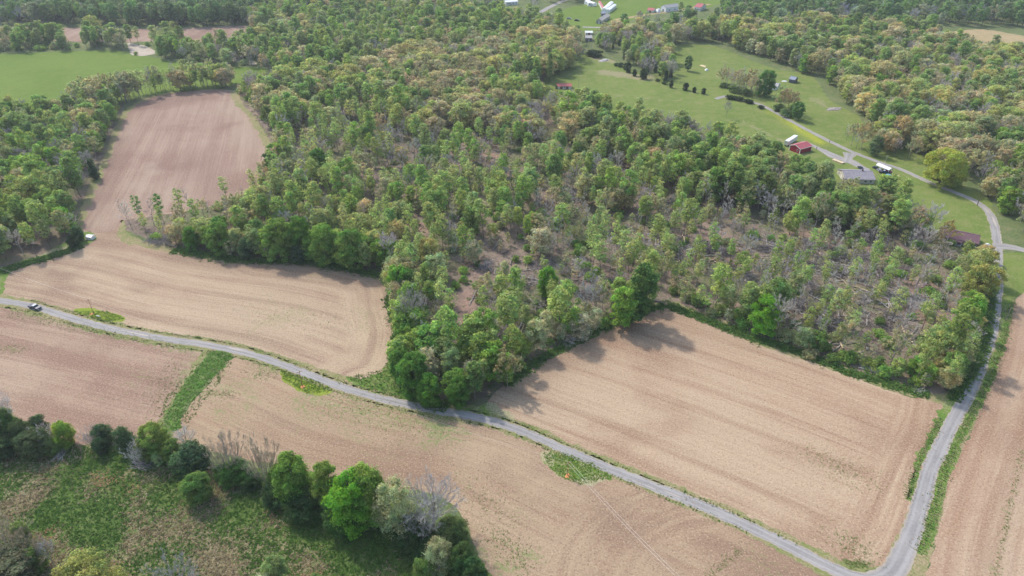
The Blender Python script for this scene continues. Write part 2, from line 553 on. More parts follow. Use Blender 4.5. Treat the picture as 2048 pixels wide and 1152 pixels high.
def ribbon(name, pts_px, widths, z, mat, step=0.7, jit=0.25, wash=None, offset=0.0, ground_pts=None, nacross=4):
    C = catmull(GP(pts_px) if ground_pts is None else ground_pts, step)
    n = len(C)
    T = np.gradient(C, axis=0)
    T /= np.linalg.norm(T, axis=1)[:, None] + 1e-9
    N = np.stack([-T[:, 1], T[:, 0]], 1)
    arc = np.concatenate([[0], np.cumsum(np.linalg.norm(np.diff(C, axis=0), axis=1))])
    src = arc[np.linspace(0, n - 1, len(widths)).astype(int)]
    W = np.interp(arc, src, widths)
    cols = np.linspace(-1, 1, nacross + 1)
    V, ac, al = [], [], []
    for ci, c0 in enumerate(cols):
        e = np.zeros(n)
        if abs(c0) == 1:
            e = np.array([mnoise.noise(Vector((p[0] * 0.5, p[1] * 0.5, 4 + c0))) + 0.7 * mnoise.noise(Vector((p[0] * 0.12, p[1] * 0.12, 8 + c0))) + 0.6 * mnoise.noise(Vector((p[0] * 1.6, p[1] * 1.6, 2 + c0))) for p in C]) * jit * c0 * 2
        Q = C + N * (offset + c0 * W / 2 + e)[:, None]
        V.append(Q)
        ac.append(np.full(n, c0))
        al.append(arc)
    V = np.concatenate(V)
    F_ = []
    for ci in range(nacross):
        i = np.arange(n - 1)
        F_.append(np.stack([ci * n + i, ci * n + i + 1, (ci + 1) * n + i + 1, (ci + 1) * n + i], 1))
    F_ = np.concatenate(F_)[:, ::-1]
    w = np.zeros(len(V))
    for (x0, y0, x1, y1, r, amp) in (wash or []):
        d, _, _ = dist_poly(V, np.array([G(x0, y0), G(x1, y1) + 1e-3]))
        w = np.maximum(w, amp * np.exp(-(d / r) ** 2))
    me = mesh_np(name, np.concatenate([V, np.zeros((len(V), 1))], 1), F_, mat,
                 {'across': np.concatenate(ac), 'along': np.concatenate(al), 'wash': w, 'bare': np.zeros(len(V)), 'grn': np.zeros(len(V)), 'yellow': np.zeros(len(V))})
    o = link(name, me, loc=(0, 0, z))
    tag(o, kind='structure')
    return o, C


# ------------------------------------------------------------------ the setting
Z = 0.0
R1 = [(-140, 577), (-60, 590), (0, 601), (60, 611), (120, 629), (200, 652), (280, 669), (350, 681), (420, 691), (500, 708), (580, 735), (660, 766), (720, 786), (800, 806), (870, 820),
      (940, 832), (1000, 847), (1060, 869), (1130, 900), (1200, 930), (1300, 970), (1400, 1010), (1500, 1054), (1600, 1104), (1660, 1134), (1700, 1152), (1740, 1163)]
R2 = [(1740, 1166), (1765, 1160), (1788, 1142), (1806, 1108), (1828, 1055), (1843, 1000), (1860, 940), (1884, 888), (1910, 835), (1940, 780), (1965, 718), (1984, 655), (1993, 600), (1996, 540), (1995, 495),
      (1989, 452), (1975, 422), (1950, 402), (1910, 385), (1860, 365), (1800, 338), (1760, 325), (1705, 304), (1650, 278), (1600, 252), (1560, 230), (1520, 209), (1480, 199), (1445, 193)]
R1G = catmull(GP(R1), 4)
R2G = catmull(GP(R2), 4)

gx = np.linspace(-6000, 6000, 25)
V = [(x, y, 0) for y in gx + 3000 for x in gx]
Fc = [(j * 25 + i, j * 25 + i + 1, j * 25 + i + 26, j * 25 + i + 25) for j in range(24) for i in range(24)]
tag(link('ground', mesh_np('ground', V, Fc, 'turf')), kind='structure')

POLY = {}
wood_main = [(245, 440), (300, 482), (345, 496), (480, 517), (620, 524), (690, 534), (765, 552), (785, 590), (806, 660), (795, 720), (802, 765), (850, 802), (905, 818), (975, 805), (1010, 775), (1100, 712), (1200, 662), (1330, 612),
             (1400, 636), (1480, 664), (1560, 704), (1700, 748), (1800, 778), (1860, 794), (1900, 792), (1940, 745), (1968, 680), (1984, 610), (1986, 560), (1984, 505), (1940, 500), (1890, 475), (1850, 455), (1780, 428), (1700, 402), (1640, 375),
             (1560, 350), (1480, 312), (1400, 288), (1300, 268), (1200, 240), (1110, 200), (1100, 160), (1170, 130), (1175, 100), (1100, 85), (850, 110), (700, 150), (560, 170), (490, 180), (480, 205), (520, 250), (552, 300), (548, 340), (510, 385), (400, 420)]
POLY['wood_main'] = GP(wood_main)
sheet('woodland_floor', wood_main, 0.004, 'litter', cell=6, jit=1.5, step=3,
      spots=[('bare', 930, 280, 985, 320, 5, 1), ('bare', 985, 320, 1020, 350, 4, 0.8), ('bare', 930, 590, 945, 650, 5, 1), ('bare', 945, 650, 930, 700, 4, 1),
             ('bare', 1840, 580, 1880, 640, 9, 1), ('bare', 1860, 560, 1850, 600, 7, 0.8), ('bare', 1600, 470, 1760, 500, 6, 0.7), ('bare', 1470, 620, 1500, 630, 5, 0.8), ('bare', 940, 520, 960, 560, 5, 0.8),
             ('bare', 820, 420, 850, 470, 5, 0.6), ('bare', 880, 300, 900, 330, 4, 0.6), ('bare', 1200, 560, 1300, 540, 9, 0.5), ('bare', 1420, 470, 1480, 520, 8, 0.6), ('bare', 1090, 400, 1180, 380, 7, 0.5)])
wood_left = [(-400, 220), (0, 222), (120, 222), (235, 208), (247, 235), (222, 290), (195, 345), (172, 395), (150, 445), (168, 492), (120, 505), (50, 525), (0, 540), (-400, 570)]
sheet('woodland_floor', wood_left, 0.004, 'litter', cell=10, jit=1.5, step=3)

sheet('pasture', [(1100, 100), (1175, 108), (1215, 116), (1290, 150), (1330, 130), (1345, 94), (1420, 90), (1500, 120), (1560, 140), (1620, 150), (1660, 200), (1720, 235), (1740, 290), (1830, 300), (1880, 345), (1965, 390), (1992, 430), (1993, 490), (1960, 500),
                  (1890, 475), (1850, 455), (1780, 428), (1700, 402), (1640, 375), (1560, 350), (1480, 312), (1400, 288), (1300, 268), (1200, 240), (1100, 205), (1090, 150)], 0.006, 'pasture_green', cell=5, jit=1, step=3,
      spots=[('bare', 1210, 145, 1290, 155, 9, 1.0), ('yellow', 1580, 245, 1640, 285, 4, 0.9), ('yellow', 1540, 225, 1580, 245, 3, 0.5), ('bare', 1480, 240, 1600, 300, 3, 0.7), ('bare', 1190, 117, 1225, 122, 5, 1.3), ('bare', 1590, 300, 1605, 312, 6, 0.6),
             ('bare', 1190, 190, 1400, 205, 5, 0.35), ('bare', 1930, 420, 1975, 460, 6, 0.4), ('bare', 1620, 195, 1680, 225, 7, 0.5), ('grn', 1750, 350, 1900, 430, 14, 0.5)])
sheet('meadow', [(-200, 862), (0, 868), (110, 868), (240, 892), (330, 905), (430, 925), (560, 945), (700, 985), (800, 1000), (880, 1030), (930, 1075), (985, 1150), (1020, 1230), (-250, 1230)], 0.006, 'meadow', cell=3, jit=0.8,
      spots=[('grn', 185, 930, 90, 1040, 4.5, 1.3), ('grn', 260, 930, 190, 1060, 7, 0.9), ('grn', 50, 890, 230, 910, 5, 0.7), ('grn', 380, 960, 420, 1000, 7, 0.8), ('grn', 500, 1010, 720, 1060, 8, 1.2), ('grn', 720, 1060, 950, 1150, 9, 1.3),
             ('grn', 300, 970, 400, 990, 5, 0.8), ('grn', 170, 1060, 140, 1130, 5, 0.6), ('bare', 290, 980, 260, 1040, 6, 0.6), ('bare', 130, 1125, 165, 1100, 2.5, 1.6), ('bare', 255, 950, 280, 945, 4, 1.4), ('bare', 160, 880, 170, 910, 4, 1.5),
             ('bare', 445, 968, 555, 1000, 3.0, 1.6), ('bare', 40, 950, 60, 1020, 7, 0.6), ('bare', 300, 1100, 480, 1110, 9, 0.7), ('bare', 600, 1110, 660, 1120, 6, 0.5), ('bare', 460, 1030, 560, 1080, 7, 0.4), ('bare', 790, 1100, 830, 1120, 4, 0.8)])
# ploughed fields
_, POLY['f2'] = sheet('ploughed_field', [(-140, 560), (-60, 548), (0, 562), (10, 548), (45, 530), (120, 506), (170, 488), (150, 462), (165, 420), (190, 368), (215, 308), (235, 255), (264, 212), (300, 194), (350, 184), (420, 179), (470, 183), (480, 208), (505, 235), (530, 265), (546, 300), (541, 335),
               (510, 382), (400, 418), (300, 432), (247, 442), (243, 470), (290, 492), (345, 500), (480, 520), (620, 527), (690, 540), (756, 556), (776, 600), (789, 645), (786, 695), (765, 738), (725, 756), (690, 752), (640, 736), (580, 716),
               (500, 693), (420, 677), (340, 668), (270, 655), (190, 635), (120, 613), (60, 599), (0, 588), (-140, 566)], 0.010, 'soil_straw', cell=4, jit=0.8, guide=R1G,
      head=catmull(GP([(540, 516), (690, 536), (762, 560), (780, 610), (794, 660), (788, 700), (765, 745), (720, 762)]), 4), headw=20,
      spots=[('wet', 100, 545, 135, 556, 4, 1.2), ('wet', 105, 575, 140, 580, 3, 0.8), ('wet', 40, 555, 120, 515, 5, 0.5), ('wet', 340, 515, 620, 545, 7, 0.8), ('wet', 620, 545, 760, 570, 6, 0.6), ('straw', 420, 660, 700, 640, 16, 0.4), ('straw', 730, 600, 750, 720, 9, 0.6),
             ('grn', 520, 620, 720, 640, 16, 0.30), ('grn', 640, 560, 700, 640, 12, 0.25), ('wet', 400, 660, 560, 690, 5, 0.4)])
# the far part of that ground is redder soil, its own field
_, POLY['f1'] = sheet('ploughed_field', [(160, 455), (170, 420), (192, 370), (217, 310), (237, 256), (265, 214), (300, 195), (350, 185), (420, 180.5), (468, 184.5), (478, 209), (503, 236), (528, 266), (543, 301), (538, 335), (508, 380), (400, 415), (300, 430), (248, 440), (225, 462), (190, 466)], 0.014, 'soil_pink', cell=5, jit=0.8,
      guide=catmull(GP([(215, 470), (300, 300), (350, 190)]), 6),
      spots=[('straw', 200, 450, 300, 390, 12, 0.5), ('wet', 190, 400, 240, 280, 8, 0.6), ('straw', 300, 330, 310, 345, 4, 1), ('straw', 400, 260, 400, 262, 12, 0.3), ('straw', 470, 200, 520, 300, 12, 0.5), ('grn', 420, 250, 450, 290, 10, 0.2), ('wet', 380, 310, 440, 380, 14, 0.5), ('straw', 280, 370, 310, 400, 8, 0.6)])
_, POLY['f3'] = sheet('ploughed_field', [(-200, 578), (-60, 604), (0, 614), (60, 628), (130, 647), (250, 678), (350, 696), (405, 704), (402, 712), (365, 765), (325, 840), (300, 884), (150, 888), (60, 872), (0, 862), (-200, 850)], 0.010, 'soil_brown', cell=4, jit=0.7,
      guide=catmull(GP([(-200, 600), (60, 650), (400, 720), (700, 800)]), 6),
      spots=[('grn', 20, 625, 380, 705, 3, 0.55), ('grn', 380, 720, 340, 830, 6, 0.5), ('grn', 0, 695, 40, 700, 4, 0.5), ('straw', 0, 760, 40, 780, 10, 0.6), ('grn', 230, 740, 330, 800, 16, 0.34), ('grn', 60, 790, 200, 830, 12, 0.2), ('straw', 60, 640, 250, 700, 6, 0.3)])
_, POLY['f4'] = sheet('ploughed_field', [(462, 716), (520, 727), (600, 752), (700, 792), (800, 824), (900, 840), (990, 858), (1050, 880), (1120, 910), (1200, 945), (1300, 985), (1400, 1028), (1500, 1072), (1590, 1122), (1650, 1156), (1700, 1190), (1700, 1260), (1040, 1260), (985, 1150), (945, 1085), (915, 1020),
               (870, 988), (800, 978), (700, 962), (560, 930), (440, 908), (360, 888), (350, 855), (392, 795), (442, 742)], 0.010, 'soil_mixed', cell=4, jit=0.7, guide=R1G,
      head=catmull(GP([(1180, 1240), (1190, 1130), (1240, 1060), (1330, 1010), (1400, 1000)]), 4), headw=12,
      spots=[('wet', 560, 850, 800, 930, 10, 0.3), ('grn', 620, 795, 880, 860, 13, 0.50), ('grn', 400, 780, 700, 860, 18, 0.33), ('straw', 1000, 900, 1300, 1150, 30, 0.35), ('straw', 1150, 1100, 1250, 1150, 12, 0.4), ('grn', 500, 740, 560, 750, 5, 0.4),
             ('grn', 1000, 1140, 1060, 1110, 3.5, 0.6), ('straw', 380, 870, 430, 880, 3, 1.0), ('grn', 1500, 1110, 1560, 1150, 5, 0.3), ('grn', 940, 970, 1010, 1030, 8, 0.2), ('grn', 940, 1080, 1000, 1140, 8, 0.3), ('wet', 1060, 1010, 1080, 1000, 3, 0.4)])
# the eastern half of that field: warmer soil
_, POLY['f5'] = sheet('ploughed_field', [(985, 790), (1030, 755), (1060, 735), (1150, 694), (1240, 648), (1330, 617), (1400, 642), (1480, 676), (1600, 716), (1720, 760), (1830, 796), (1893, 806), (1880, 860), (1862, 905), (1842, 935), (1832, 965), (1815, 1030), (1790, 1085), (1768, 1122), (1745, 1136), (1715, 1130),
               (1680, 1118), (1600, 1080), (1500, 1032), (1400, 990), (1300, 950), (1200, 908), (1130, 880), (1060, 848), (1010, 830), (975, 812)], 0.010, 'soil_tan', cell=4, jit=0.7,
      guide=catmull(GP([(700, 700), (1000, 818), (1200, 895), (1500, 1020), (1750, 1140), (1900, 1220)]), 6),
      head=catmull(GP([(1893, 790), (1885, 860), (1838, 970), (1800, 1080), (1765, 1135)]), 4), headw=15,
      spots=[('wet', 1080, 735, 1330, 628, 8, 0.75), ('wet', 1330, 630, 1500, 690, 6, 0.4), ('wet', 1750, 880, 1850, 880, 6, 0.5), ('straw', 1080, 800, 1450, 870, 18, 0.6), ('straw', 1350, 900, 1600, 1000, 16, 0.5), ('grn', 1620, 910, 1740, 960, 6, 0.30),
             ('grn', 1690, 1070, 1740, 1100, 5, 0.2), ('wet', 1550, 900, 1730, 945, 3, 0.6), ('wet', 1200, 895, 1500, 1010, 3, 0.35), ('wet', 1040, 770, 1090, 745, 7, 0.5), ('straw', 1180, 780, 1120, 840, 8, 0.4), ('grn', 1690, 1125, 1735, 1128, 2.2, 1.0)])
_, POLY['f6'] = sheet('ploughed_field', [(2250, 560), (2080, 572), (2045, 585), (2030, 604), (2016, 650), (2000, 700), (1986, 745), (1968, 800), (1945, 860), (1925, 900), (1905, 945), (1892, 985), (1880, 1050), (1862, 1110), (1845, 1170), (1830, 1260), (2300, 1260)], 0.010, 'soil_orange', cell=4, jit=0.6,
      guide=catmull(GP([(1850, 1260), (1890, 1040), (1960, 860), (2020, 690), (2040, 560)]), 6),
      spots=[('straw', 2000, 1152, 2040, 900, 5, 0.7), ('grn', 1985, 1150, 2048, 900, 0.9, 0.8), ('wet', 1990, 720, 2020, 640, 6, 0.5), ('straw', 1960, 1130, 1990, 1050, 5, 0.4)])
_, POLY['fgreen'] = sheet('green_field', [(-400, 100), (0, 108), (120, 103), (240, 102), (340, 122), (430, 132), (530, 138), (500, 160), (420, 178), (300, 190), (240, 205), (120, 218), (0, 222), (-400, 225)], 0.010, 'crop_green', cell=12, jit=1.5, step=4)
_, POLY['ffar'] = sheet('ploughed_field', [(-500, 50), (0, 53), (200, 56), (330, 58), (500, 52), (515, 75), (510, 92), (420, 90), (320, 84), (200, 84), (0, 80), (-500, 80)], 0.010, 'soil_pink', cell=15, jit=1.5, step=5)
_, POLY['ftan'] = sheet('dry_field', [(1885, 72), (1930, 60), (1980, 60), (2060, 74), (2200, 90), (2300, 130), (2100, 125), (2000, 112), (1920, 100)], 0.010, 'dry_field', cell=12, jit=2, step=4)
_, POLY['ftop'] = sheet('hay_field', [(1110, 30), (1140, 15), (1200, 2), (1260, -20), (1560, -20), (1450, 5), (1400, 18), (1340, 24), (1280, 36), (1240, 50), (1200, 62), (1160, 62), (1120, 48)], 0.008, 'crop_green', cell=15, jit=2, step=5)
sheet('gravel_bar', [(256, 86), (290, 92), (304, 98), (310, 107), (285, 112), (262, 108), (258, 98)], 0.014, 'gravel_bar', cell=6, jit=1.5, step=3)
sheet('creek_bank', [(450, 112), (500, 120), (512, 128), (498, 130), (460, 120)], 0.014, 'gravel_bar', cell=6, jit=1.5, step=3)
# grass waterway between the two lower fields, patches round the poles, corner lawn
sheet('grass_verge', [(408, 704), (430, 700), (398, 742), (376, 770), (350, 812), (330, 850), (318, 850), (345, 800), (368, 760)], 0.012, 'verge_faint', cell=3, jit=1.0, step=0.8)
sheet('grass_waterway', [(426, 700), (466, 706), (452, 728), (432, 748), (402, 776), (392, 790), (364, 815), (350, 862), (322, 860), (335, 828), (355, 790), (372, 766), (395, 735)], 0.014, 'strip_green', cell=3, jit=1.3, step=0.7)
sheet('grass_patch', [(140, 624), (175, 616), (215, 624), (250, 636), (240, 645), (200, 643)], 0.018, 'verge_lime', cell=2, jit=0.6, step=0.8)
sheet('grass_patch', [(562, 738), (600, 748), (640, 764), (668, 780), (650, 792), (615, 787), (585, 775), (566, 757)], 0.018, 'verge_lime', cell=2, jit=0.6, step=0.8)
sheet('grass_patch', [(1085, 905), (1130, 906), (1185, 926), (1228, 955), (1195, 968), (1160, 968), (1125, 955), (1098, 934)], 0.018, 'verge_green', cell=2, jit=0.9, step=0.8, spots=[('bare', 1195, 962, 1160, 975, 2.5, 1), ('bare', 1090, 905, 1100, 925, 2, 0.8)])
sheet('grass_corner', [(2003, 508), (2100, 512), (2250, 540), (2100, 570), (2045, 586), (2018, 606), (2003, 618), (2003, 560)], 0.008, 'pasture_green', cell=4, jit=0.6, spots=[('grn', 2010, 520, 2048, 535, 4, 0.6), ('bare', 2020, 550, 2030, 560, 4, 0.4)])
sheet('grass_verge', [(690, 752), (725, 757), (765, 738), (788, 700), (790, 645), (800, 650), (806, 720), (830, 775), (900, 818), (990, 808), (1030, 838), (985, 836), (940, 825), (860, 812), (790, 798), (720, 778)], 0.014, 'verge_green', cell=3, jit=0.9, step=1,
      spots=[('bare', 985, 800, 1020, 830, 4, 0.8)])
sheet('grass_bank', [(165, 465), (190, 468), (185, 484), (120, 508), (55, 530), (15, 552), (0, 590), (-60, 580), (-100, 545), (0, 535), (100, 500)], 0.014, 'verge_green', cell=4, jit=1, step=1.5, spots=[('bare', 60, 512, 130, 498, 3, 0.8)])
sheet('grass_bank', [(243, 438), (262, 470), (330, 490), (480, 512), (620, 520), (760, 548), (762, 556), (620, 528), (480, 521), (340, 505), (285, 494), (240, 478)], 0.014, 'verge_faint', cell=4, jit=1.2, step=1.5)
sheet('grass_bank', [(1330, 604), (1480, 658), (1700, 742), (1860, 788), (1900, 780), (1915, 790), (1890, 808), (1830, 794), (1700, 752), (1480, 674), (1400, 640), (1332, 615), (1240, 645), (1100, 712), (1095, 706), (1200, 655)], 0.014, 'verge_faint', cell=4, jit=1.2, step=1.5)
sheet('grass_bank', [(462, 184), (500, 172), (480, 190), (500, 225), (548, 290), (540, 330), (530, 300), (503, 244), (472, 208)], 0.018, 'verge_faint', cell=4, jit=1.5, step=2)
sheet('grass_bank', [(150, 470), (170, 400), (212, 300), (238, 240), (268, 208), (340, 183), (350, 186), (300, 196), (262, 220), (240, 260), (222, 312), (196, 372), (178, 410), (166, 455)], 0.018, 'verge_faint', cell=4, jit=1.5, step=2)

# lanes and verges
ribbon('road_shoulder', R1, [11.0], 0.008, 'verge_faint', jit=0.4)
ribbon('road_shoulder', R2[:12], [13.0, 12.0, 10.0], 0.0085, 'verge_faint', jit=0.4)
ribbon('grass_verge', [(x, y + 12) for x, y in R1[1:9]], [1.2, 2.2, 1.6], 0.020, 'verge_faint', jit=0.8)
ribbon('grass_verge', [(x, y + 12) for x, y in R1[9:19]], [1.0, 1.5, 0.6], 0.020, 'verge_faint', jit=0.8)
ribbon('grass_verge', [(x, y - 11) for x, y in R1[3:14]], [1.3], 0.020, 'verge_faint', jit=0.9)
ribbon('grass_verge', [(x, y - 12) for x, y in R1[15:23]], [0.8], 0.020, 'verge_faint', jit=0.8)
ribbon('grass_verge', [(x + 26 + (y - 600) * 0.012, y) for x, y in R2[3:13]], [2.8, 3.2, 2.8, 2.8, 2.6], 0.020, 'verge_green', jit=0.55)
ribbon('grass_verge', [(x - 24 - (y - 800) * 0.02, y) for x, y in R2[5:10]], [1.2, 2.6, 3.2], 0.022, 'verge_green', jit=0.8)
_, _ = ribbon('gravel_lane', R1, [3.9, 3.9, 3.7, 3.8, 4.6], 0.028, 'lane', wash=[(0, 604, 40, 612, 5, 1), (250, 664, 350, 682, 7, 1.3), (350, 682, 470, 704, 5, 0.8), (1130, 900, 1150, 908, 5, 1), (1300, 975, 1360, 1000, 4, 0.7), (1560, 1085, 1600, 1103, 4, 0.9)])
_, _ = ribbon('gravel_lane', R2, [6.2, 5.0, 4.8, 4.7, 4.6, 4.4, 4.6, 4.2, 3.9, 3.8, 3.6, 3.6, 3.4], 0.032, 'lane', wash=[(1995, 560, 1995, 440, 6, 1.0), (1960, 410, 1990, 450, 5, 0.6)])
ribbon('driveway', [(1604, 283), (1625, 291), (1650, 303), (1672, 314), (1700, 322), (1722, 334), (1738, 340)], [3.4, 4.0, 8.0, 7.0, 4.0], 0.036, 'lane', nacross=4)
ribbon('driveway', [(1700, 306), (1697, 315), (1694, 326)], [9.0, 5.0, 7.0], 0.040, 'lane')
ribbon('driveway', [(1990, 492), (2020, 494), (2060, 502), (2140, 508)], [7, 4.5, 4], 0.036, 'lane', wash=[(1990, 490, 2060, 500, 10, 1)])
ribbon('driveway', [(1452, 192), (1440, 195), (1432, 198)], [4, 4], 0.036, 'lane', wash=[(1430, 196, 1450, 193, 8, 1)])
ribbon('farm_road', [(1060, 38), (1085, 22), (1110, 9), (1135, -2)], [7, 7], 0.024, 'lane')
ribbon('farm_road', [(1165, 54), (1200, 55), (1230, 54)], [6, 6], 0.024, 'lane', wash=[(1165, 54, 1230, 54, 20, 1)])
ribbon('farm_road', [(1230, 40), (1290, 30), (1360, 20), (1420, 8)], [8, 6], 0.024, 'dry_field')
ribbon('skid_trail', [(945, 270), (965, 295), (985, 318), (1010, 340), (1035, 352)], [5, 7, 4], 0.012, 'clay_track' if 'clay_track' in MATS else 'soil_pink', jit=1.2)


# ------------------------------------------------------------------ trees: skeletons, crowns
def rvec(n, r):
    v = r.normal(size=(n, 3))
    return v / np.linalg.norm(v, axis=1)[:, None]


def norm(v):
    return v / (np.linalg.norm(v, axis=-1, keepdims=True) + 1e-9)


def grow(r, parents, k, spread, up, lf, rf, t0=0.25):
    """children of segments (start, dir, len, rad)"""
    S, D, L, R = parents
    n = len(S)
    idx = np.repeat(np.arange(n), k)
    t = r.uniform(t0, 1.0, n * k)
    d = norm(D[idx] + rvec(n * k, r) * spread + np.array([0, 0, up]))
    return (S[idx] + D[idx] * (L[idx] * t)[:, None], d, L[idx] * lf * r.uniform(0.6, 1.2, n * k) * (1.15 - 0.5 * t), R[idx] * rf)


def prisms(segs, sides=3, taper=0.5):
    S, D, L, R = segs
    n = len(S)
    a = norm(np.cross(D, np.array([0.31, 0.22, 0.92])))
    bb = np.cross(D, a)
    V, off = [], []
    for e, rr in ((0, 1.0), (1, taper)):
        for s in range(sides):
            an = 2 * math.pi * s / sides
            V.append(S + D * (L * e)[:, None] + (a * math.cos(an) + bb * math.sin(an)) * (R * rr)[:, None])
    V = np.stack(V, 1).reshape(-1, 3)
    base = np.arange(n)[:, None] * 2 * sides
    F_ = np.concatenate([np.concatenate([base + s, base + (s + 1) % sides, base + sides + (s + 1) % sides, base + sides + s], 1) for s in range(sides)])
    return V, F_


def ribbons_(segs, r, sag=0.0):
    S, D, L, R = segs
    n = len(S)
    w = norm(np.cross(D, rvec(n, r))) * R[:, None]
    E = S + D * L[:, None] - np.array([0, 0, 1.0]) * (L * sag)[:, None]
    V = np.stack([S - w, S + w, E + w * 0.4, E - w * 0.4], 1).reshape(-1, 3)
    F_ = np.arange(n * 4).reshape(n, 4)
    return V, F_


def cards(C, N, size, r, aspect=0.7):
    """leaf clumps: rhombic blades at C facing N"""
    n = len(C)
    a = norm(np.cross(N, rvec(n, r)))
    bb = np.cross(N, a)
    s = size * r.uniform(0.6, 1.35, n)
    a = a * s[:, None]
    bb = bb * (s * aspect)[:, None]
    k = N * (s * 0.18)[:, None]
    V = np.stack([C - a, C - bb + k, C + a, C + bb + k], 1).reshape(-1, 3)
    return V, np.arange(n * 4).reshape(n, 4)


def joinm(parts):
    V, F_, A, o = [], [], [], 0
    for v, f, a in parts:
        V.append(v)
        F_.append(f + o)
        A.append(np.broadcast_to(np.asarray(a, float), (len(f),)))
        o += len(v)
    return np.concatenate(V), np.concatenate(F_), np.concatenate(A)


def leafy(sp, seed, name):
    """returns (trunk mesh, crown mesh); sp gives the habit"""
    r = np.random.default_rng(seed)
    Ht, rx, cb = sp['H'], sp['rx'], sp['cb']
    lean = r.normal(size=2) * 0.03
    # lobes
    nl = sp['lobes']
    cz, rz = Ht * (1 + cb) / 2, Ht * (1 - cb) / 2
    shape = sp.get('shape', 'round')
    LC, LR = [], []
    for i in range(nl):
        u = (i + r.uniform()) / nl
        z = cb + (1 - cb) * u
        if shape == 'round':
            q = math.sqrt(max(0.02, 1 - (2 * u - 1.0) ** 2))
        elif shape == 'dome':
            q = math.sqrt(max(0.04, 1 - ((u - 0.45) / 0.60) ** 2))
        elif shape == 'spire':
            q = 0.12 + 0.95 * (1 - u) ** 0.8 * min(1, 0.5 + u * 4)
        else:
            q = 0.75 + 0.2 * math.sin(u * 9 + seed)
        an = i * 2.399 + r.uniform(-0.5, 0.5)
        lr = rx * sp['lr'] * r.uniform(0.7, 1.25) * (0.6 + 0.4 * q)
        rad = max(0, rx * q - lr * 0.75) * (r.uniform(0.55, 1.05))
        LC.append((math.cos(an) * rad + lean[0] * Ht * z, math.sin(an) * rad + lean[1] * Ht * z, min(Ht - lr * 0.8, Ht * z)))
        LR.append(lr)
    LC, LR = np.array(LC), np.array(LR)
    w = LR ** 2
    nleaf = sp['n']
    li = r.choice(nl, nleaf, p=w / w.sum())
    dv = rvec(nleaf, r)
    dv[:, 2] = np.where(dv[:, 2] < -0.2, -dv[:, 2] * r.uniform(0, 1, nleaf), dv[:, 2])
    dv = norm(dv)
    rad = LR[li] * (r.uniform(0, 1, nleaf) ** sp.get('rp', 0.32)) * (1 + 0.25 * r.normal(size=nleaf) * 0.6)
    P_ = LC[li] + dv * rad[:, None] * np.array([1, 1, sp.get('lz', 0.85)])
    N_ = norm(dv * 1.1 + np.array([0, 0, 0.25]) + rvec(nleaf, r) * 0.6)
    lv_l = r.uniform(0.8, 1.2, nl)
    lv = lv_l[li] * r.uniform(0.65, 1.35, nleaf)
    parts = [cards(P_, N_, sp['leaf'], r) + (lv,)]
    if sp.get('wisps'):      # thin outlying sprays
        nw = sp['wisps']
        d2 = rvec(nw, r)
        C2 = np.array([0, 0, cz]) + d2 * np.array([rx, rx, rz]) * r.uniform(0.7, 1.12, nw)[:, None]
        C2[:, 2] = np.maximum(C2[:, 2], Ht * cb * 0.6)
        parts.append(cards(C2, norm(d2 + rvec(nw, r)), sp['leaf'] * 0.7, r) + (r.uniform(0.7, 1.3, nw),))
    V, F_, A = joinm(parts)
    crown = mesh_np(name + '_crown', V, F_, 'leaf', face_attrs={'lv': A})
    # trunk bent through three points with limbs that reach the lobes
    tr = sp.get('tr', Ht * 0.013)
    zs = np.linspace(0, Ht * (0.9 if shape != 'spire' else 0.97), 6)
    pts = np.stack([lean[0] * zs + 0.25 * np.sin(zs * 0.3 + seed), lean[1] * zs + 0.25 * np.cos(zs * 0.25 + seed), zs], 1)
    pts[0, 2] = -0.3
    S, D, L, R = [], [], [], []
    for i in range(5):
        d = pts[i + 1] - pts[i]
        S.append(pts[i]); D.append(d / np.linalg.norm(d)); L.append(np.linalg.norm(d) * 1.02); R.append(tr * (1 - 0.16 * i))
    tp = [prisms((np.array(S), np.array(D), np.array(L), np.array(R)), 5, 0.82)]
    kk = min(nl, sp.get('limbs', 12))
    sel = r.permutation(nl)[:kk]
    z0 = np.clip(LC[sel, 2] - np.linalg.norm(LC[sel, :2], axis=1) * 0.9 - 0.5, Ht * 0.12, Ht * 0.85)
    S2 = np.stack([lean[0] * z0 + 0.25 * np.sin(z0 * 0.3 + seed), lean[1] * z0 + 0.25 * np.cos(z0 * 0.25 + seed), z0], 1)
    D2 = LC[sel] - S2
    L2 = np.linalg.norm(D2, axis=1)
    seg = (S2, norm(D2), L2, np.full(kk, tr * 0.42))
    tp.append(prisms(seg, 3, 0.4))
    seg2 = grow(r, seg, 4, 0.7, 0.25, 0.5, 0.45)
    tp.append(prisms(seg2, 3, 0.3))
    V, F_, A = joinm([t_ + (1.0,) for t_ in tp])
    trunk = mesh_np(name + '_trunk', V, F_, sp.get('bark', 'bark'))
    return trunk, crown


